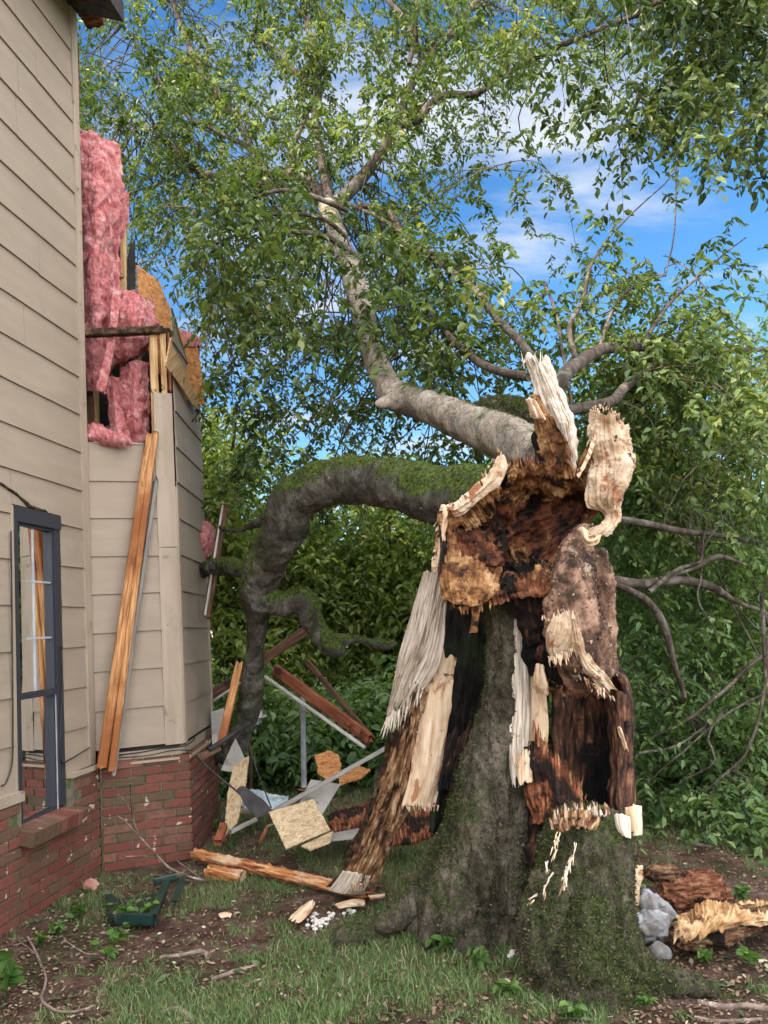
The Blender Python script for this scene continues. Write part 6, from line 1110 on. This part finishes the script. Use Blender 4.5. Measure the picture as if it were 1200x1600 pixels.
chip([[gp3(341, 1427, .015), gp3(342, 1431, .015), gp3(345, 1434, .01)], [gp3(352, 1424, .02), gp3(353, 1429, .02), gp3(354, 1433, .01)], [gp3(363, 1428, .015), gp3(362, 1430, .015), gp3(360, 1433, .01)]], M_FRESH, 'small cream chip alone on the bare soil left of centre', 414)
# red and tan chunks on the right
def blob_tube(pts, vox, disp, seg=26): return fuse(tube(pts, seg, .03, .15, 3), vox, disp, 1)
rough_ = lambda a, s: (lambda co, no: 1.5*a*fbm(co*s, 4, 3)-a*1.8*np.abs(fbm(co*np.array([s*.5, s*2.6, s*2.6]), 4, 9))+a*.5*fbm(co*s*5, 3, 2))
d1 = gd(1090, 1425); d2 = gd(1120, 1492)
_lc = put('log_chunk', blob_tube([(1030, 1390, d1+.1, 14), (1050, 1395, d1+.1, 24), (1090, 1392, d1+.1, 30), (1120, 1392, d1+.1, 24), (1142, 1400, d1+.1, 10)], .009, rough_(.035, 9)), M_RUSTO, label='dark red brown log chunk behind the tan one on the right', cat='log chunk')
chunk = thing('log_chunk', 'large tan topped chunk of torn trunk lying at the right edge', 'log chunk', tuple(G(1125, 1492)))
g = tube([(1052, 1464, d2+.15, 18), (1075, 1460, d2+.15, 30), (1120, 1452, d2+.15, 32), (1165, 1442, d2+.15, 26), (1215, 1436, d2+.15, 20), (1250, 1436, d2+.15, 14)], 26, .03, .15, 8)
put('underside', fuse(g, .009, rough_(.04, 8), 1), M_ROTBO, chunk)
put('torn_top', sheet([[(1062, 1428, d2+.0), (1090, 1415, d2+.15), (1130, 1412, d2+.22), (1180, 1412, d2+.25), (1225, 1415, d2+.3)], [(1056, 1448, d2-.06), (1090, 1436, d2-.03), (1130, 1432, d2+.0), (1180, 1428, d2+.03), (1225, 1428, d2+.08)], [(1050, 1480, d2-.04), (1075, 1478, d2-.08), (1100, 1468, d2-.09), (1140, 1448, d2-.05), (1225, 1446, d2+.04)]], 80, 130, .05, .025, 7, 3, (.04, .28, .03, .02), 12, 421, .05, 9), M_ORANGE2 if 'M_ORANGE2' in globals() else layered('tan_torn_top', [(.3, (.36, .18, .07)), (.5, (.58, .36, .18)), (.72, (.74, .54, .32))], 6, (2, 1, 1), 'Object', bump=.02, bscale=14, stains=[((.18, .08, .035), 7, .56, .66)], bdist2=.004), chunk)
put('log_chunk', blob_tube([(1008, 1362, d1+.25, 10), (1030, 1366, d1+.25, 15), (1055, 1372, d1+.25, 14), (1070, 1380, d1+.25, 6)], .009, rough_(.03, 10)), M_ROTBO, label='small blackened chunk between the curled strip and the red log', cat='log chunk')
M_ROCK = layered('pale_quartz_rock', [(.3, (.14, .125, .11)), (.5, (.27, .26, .26)), (.72, (.48, .49, .52))], 7, bump=.02, stains=[((.28, .18, .12), 5, .58, .68), ((.20, .23, .28), 6, .6, .7)], rough=.55, spec=.4)
RG_ = 'pale rocks piled against the mossy block'
def rock(u, v, r, d, seed, label, sq=1.0):
    pts = [(u-r*.7, v+r*.2, d, r*.45), (u-r*.2, v, d, r*.85*sq), (u+r*.3, v+r*.05, d, r*.8*sq), (u+r*.75, v+r*.25, d, r*.4)]
    put('rock', fuse(tube(pts, 18, .02, .2, seed), .007, lambda co, no: .07*fbm(co*8, 3, seed)-.03*np.abs(fbm(co*14, 3, seed+4))+.022*fbm(co*30, 3, seed+1), 0), M_ROCK, label=label, cat='rock', group=RG_)
dr_ = gd(1020, 1480)
rock(1018, 1408, 21, dr_+.25, 1, 'upper grey rock beside the curled sapwood strip'); rock(1014, 1448, 32, dr_+.08, 2, 'largest pale blue grey rock in front of the others', .85); rock(1036, 1435, 18, dr_+.22, 3, 'brownish rock wedged behind the largest one'); rock(1030, 1488, 11, dr_-.05, 4, 'small white rock at the front of the pile', .7)
# mushrooms
M_MUSH = layered('white_mushroom', [(.3, (.50, .44, .40)), (.7, (.78, .74, .72))], 20, bump=.002, rough=.6)
def mushroom(u, v, s, label, group):
    p = G(u, v); z0 = float(gh(p.x, p.y)); t = thing('mushroom', label, 'mushroom', (p.x, p.y, z0), group); r = s*1.7
    put('stem', tube([(p.x, p.y, z0-.005, r*.35), (p.x, p.y, z0+r*1.4, r*.3)], 8, .01, 0, world_pts=True), M_MUSH, t)
    prof = [(0, r*2.1), (.45, r*2.02), (.8, r*1.75), (1, r*1.4), (.95, r*1.22), (.4, r*1.35)]; a = np.linspace(0, 6.283, 12, endpoint=False); V = np.array([[(p.x+q*r*math.cos(b), p.y+q*r*math.sin(b), z0+z) for b in a] for q, z in prof]); g = M(); g.add(V, gridfaces(len(prof), 12, wrap=True)); put('cap', g, M_MUSH, t)
rs = random.Random(4)
for (cu, cv, su, sv, n, lab) in ((498, 1444, 17, 11, 34, 'white mushroom in the dense cluster below the pointed pale splinter'), (549, 1426, 9, 5, 7, 'white mushroom in the small group beside the flat pinkish chip'), (734, 1432, 7, 9, 8, 'white mushroom in the tuft between the two mossy blocks'), (782, 1446, 8, 3, 5, 'white mushroom in the low group left of the right mossy block'), (514, 1432, 5, 4, 6, 'white mushroom on the upper right edge of the dense cluster'), (800, 1500, 5, 4, 4, 'white mushroom on the bare soil in front of the stump')):
    for k in range(n): mushroom(cu+rs.gauss(0, su*.5), cv+rs.gauss(0, sv*.5), rs.uniform(.006, .011), lab, lab.replace('white mushroom', 'white mushrooms'))
# green broken plastic tray by the wall
M_GREENP = layered('dark_green_plastic', [(.3, (.006, .020, .016)), (.7, (.011, .036, .029))], 6, rough=.4, bump=.001, stains=[((.09, .055, .035), 9, .58, .68)], spec=.5)
tr = thing('plant_tray', 'broken dark green plastic tray with weeds in it near the brick wall', 'tray', tuple(G(210, 1440)))
def trbar(a, b, w, h, za, zb, s=1): p, q = G(*a)+Zu*za, G(*b)+Zu*zb; put('rim', beam(p, q, w, h, (0, 0, 1), 14, .002, s), M_GREENP, tr)
trbar((180, 1449), (243, 1451), .07, .012, .05, .05); trbar((238, 1450), (262, 1392), .012, .05, .06, .08, 2); trbar((240, 1398), (290, 1388), .05, .012, .08, .09, 3); trbar((288, 1388), (272, 1420), .012, .04, .09, .04, 4); trbar((180, 1449), (170, 1412), .012, .05, .05, .06, 5)
g = M(); q = [G(178, 1447)+Zu*.012, G(240, 1449)+Zu*.012, G(262, 1398)+Zu*.02, G(172, 1410)+Zu*.02]; put('tray_floor', plate(q, .006), M_BLACKM, tr, smooth=False)
# fallen sticks
M_STICK = layered('dead_stick', [(.3, (.10, .07, .055)), (.7, (.27, .20, .165))], 14, bump=.004, stains=[((.45, .38, .32), 8, .62, .70)])
def stick(pts, label, group='sticks and twigs on the ground', z=.012, side=()):
    def cv(P): return [tuple(G(u, v, float(gh(G(u, v).x, G(u, v).y))+z*.5+(h[0] if h else 0)))+(r*.72/F*G(u, v).y,) for (u, v, r, *h) in P]
    g = tube(cv(pts), 8, .04, .2, len(label), .006, world_pts=True)
    for s_ in side: g.join(tube(cv(s_), 6, .04, .15, 3, .005, world_pts=True))
    put('stick', g, M_STICK, label=label, cat='stick', group=group)
stick([(44, 1465, 2.5), (60, 1500, 3), (72, 1530, 3), (65, 1560, 3.5), (80, 1576, 3.5), (110, 1582, 3), (148, 1572, 2.5)], 'pale crooked stick curving along the lower left corner', side=[[(60, 1495, 2), (40, 1478, 1.6), (28, 1470, 1)], [(66, 1560, 2), (62, 1580, 1.5)]])
stick([(170, 1525, 2), (162, 1545, 3), (152, 1560, 3.4), (155, 1572, 2.4)], 'short bleached stick standing out in the lower left grass')
stick([(250, 1588, 5), (262, 1578, 7), (280, 1578, 7), (296, 1590, 6), (300, 1604, 4)], 'knotted grey root curl at the bottom edge', side=[[(262, 1580, 4), (250, 1572, 2.5), (240, 1560, 1.6)]])
stick([(1000, 1281, 2.5), (1035, 1280, 3), (1065, 1277, 3), (1100, 1286, 3.4), (1150, 1296, 3.4), (1205, 1301, 3)], 'long bowed branch on the grass in front of the bough heap')
stick([(1030, 1300, 2), (1060, 1312, 4), (1095, 1322, 5), (1118, 1325, 3)], 'dark rotted stick on the bare soil right of the cream chips')
stick([(1090, 1565, 5), (1130, 1574, 7), (1170, 1572, 7), (1210, 1580, 6)], 'thick grey branch in the lower right corner', side=[[(1085, 1590, 4), (1130, 1596, 5), (1190, 1592, 4)]])
stick([(250, 1497, 3), (290, 1492, 5), (318, 1488, 6), (322, 1500, 3)], 'dark bark strip lying in the grass at lower left')
stick([(330, 1530, 3), (370, 1518, 5), (402, 1508, 4)], 'brown bark strip in the grass left of centre', side=[[(380, 1540, 3), (400, 1532, 3), (420, 1528, 2)]])
stick([(180, 1450, 2), (196, 1445, 3.5), (215, 1436, 3)], 'short stick against the front of the green tray')
stick([(100, 1470, 1.5), (130, 1488, 2), (155, 1492, 1.5)], 'thin reddish twig between the tray and the crooked stick')
stick([(320, 1376, 2.5, .02), (290, 1368, 2.5, .06), (260, 1352, 2.2, .14), (240, 1332, 2, .24), (216, 1305, 1.6, .38), (196, 1285, 1.2, .48), (182, 1272, .8, .55)], 'slender forked branch leaning up against the brick base', z=.03, side=[[(245, 1340, 1.6, .2), (225, 1338, 1.3, .2), (197, 1338, .9, .22)], [(216, 1305, 1.2, .38), (206, 1270, 1, .55), (204, 1225, .7, .8)], [(315, 1374, 1.6, .02), (290, 1355, 1.3, .08), (277, 1345, .9, .12)], [(206, 1270, .8, .55), (190, 1245, .7, .68)], [(310, 1378, 2, .01), (270, 1372, 1.6, .02), (235, 1366, 1.2, .05)]])
# leafy seedlings
M_WEED = leafmat('seedling_leaves', [(0, (.06, .12, .03)), (.6, (.10, .19, .045)), (1, (.18, .28, .08))], .4, .4)
def weed(u, v, n, size, hgt, label, seed, lean=(0, 0), group='young green weeds on the bare soil', rr=.5):
    p = G(u, v); rng = np.random.default_rng(seed); t = thing('weed', label, 'weed', (p.x, p.y, float(gh(p.x, p.y))), group); g = M(); P = []; D = []
    for k in range(max(1, n//5)):
        a = rng.random()*6.283; L = hgt*(.7+.5*rng.random()); tip = np.array([p.x+lean[0]+L*rr*math.cos(a), p.y+lean[1]+L*rr*math.sin(a), L]); b0 = np.array([p.x, p.y, 0.0]); mid = (b0+tip)/2+[0, 0, L*.15]
        g.join(tube([tuple(b0)+(.0022,), tuple(mid)+(.0018,), tuple(tip)+(.001,)], 5, .03, .1, k, world_pts=True)); c = crom([b0, mid, tip], 7)
        for j in range(2, 7): P.append(c[j]); b = rng.random()*6.283; D.append((math.cos(b), math.sin(b), .25))
    V = leaves_at(np.array(P), np.array(D), size, rng, .5); c = V[:, 0:1]; w = V-c; V = c+w*np.array([1.0, 1.0, 1.0])
    # broaden the blade
    mid_ = (V[:, 0:1]+V[:, 5:6])/2; V[:, 1:5] = mid_+(V[:, 1:5]-mid_)*np.array([1.25, 1.25, 1.25])
    put('stem', g, M_WEED, t); bulk('leaves', V, LEAF_F, rng.random(len(V)), M_WEED, parent=t)
weed(8, 1560, 30, .10, .17, 'broad leaved bright green seedling at the lower left edge', 1, rr=.25)
weed(195, 1442, 40, .05, .10, 'weed growing inside the green plastic tray', 2, rr=.6)
weed(228, 1436, 25, .045, .10, 'smaller weed at the right end of the green tray', 3, rr=.5)
for i, (u, v, s, h, l) in enumerate([(170, 1500, .06, .1, 'weed between the tray and the lower left stick'), (186, 1470, .05, .06, 'flat weed just below the green tray'), (612, 1462, .06, .12, 'upright weed at the foot of the left mossy root'), (640, 1458, .04, .05, 'low weed right of the upright one by the mossy root'), (740, 1440, .03, .05, 'tiny weed beside the mushroom tuft between the blocks'), (775, 1432, .035, .04, 'small rounded weed on the soil left of the right block'), (690, 1498, .06, .12, 'tall thin weed in the bare soil below the stump'), (745, 1515, .045, .1, 'weed with a curled stem in front of the right block'), (790, 1560, .05, .06, 'broad weed in the grass at the bottom centre right'), (1100, 1500, .05, .03, 'pair of green leaves in front of the tan chunk'), (1170, 1505, .06, .05, 'weed at the right edge below the tan chunk'), (1160, 1400, .05, .04, 'bluish weed behind the tan chunk'), (900, 1590, .05, .05, 'weed at the bottom edge under the mossy block'), (120, 1440, .06, .08, 'weed hugging the foot of the brick wall'), (90, 1460, .05, .06, 'second weed along the brick wall closer to the viewer'), (60, 1480, .05, .06, 'third weed along the brick wall closest to the viewer'), (1010, 1575, .04, .05, 'weed on the bare soil below the long mossy root'), (330, 1300, .05, .12, 'weed in the grass at the foot of the brick corner'), (350, 1320, .05, .1, 'leafy weed behind the split post')]):
    weed(u, v, 20+i % 3*6, s, h, l, 20+i)
# brick bit and far glimpses
put('brick_fragment', fuse(tube([(132, 1388, gd(140, 1395)+.02, 6), (142, 1382, gd(140, 1395)+.02, 9), (152, 1388, gd(140, 1395)+.02, 7)], 10, .02, .2, 3), .006, lambda co, no: .008*fbm(co*25, 3, 2), 0), layered('pink_brick_bit', [(.3, (.28, .12, .09)), (.7, (.42, .26, .21))], 14, bump=.01), label='pinkish brick fragment at the inner foot of the wall', cat='brick fragment')

# small splinters and broken bits between the boards
rs = random.Random(12); SG = 'short splintered sticks in the debris pile'
SL = ['pale', 'orange', 'dark brown', 'reddish', 'weathered']; SM = [M_FRESH, M_ORP, M_OLDW, M_REDW, M_ROTB]
for k in range(26):
    u = rs.uniform(330, 640); v = rs.uniform(1215, 1325); p = G(u, v)
    if house_block(np.array([p.x]), np.array([p.y]))[0]: continue
    a = rs.uniform(0, 3.14); L = rs.uniform(.12, .45); m_ = rs.randrange(5); z = rs.uniform(.015, .06); q = p+Vector((math.cos(a)*L, math.sin(a)*L, 0)); 
    put('splinter', beam(p+Zu*z, q+Zu*rs.uniform(.01, .12), rs.uniform(.012, .05), rs.uniform(.008, .02), (0, 0, 1), 16, .004, k+50, .04, .04), SM[m_], label=SL[m_]+' splinter among the short bits strewn between the house corner and the leaning slab', cat='splinter', group=SL[m_]+' short splinters in the debris')
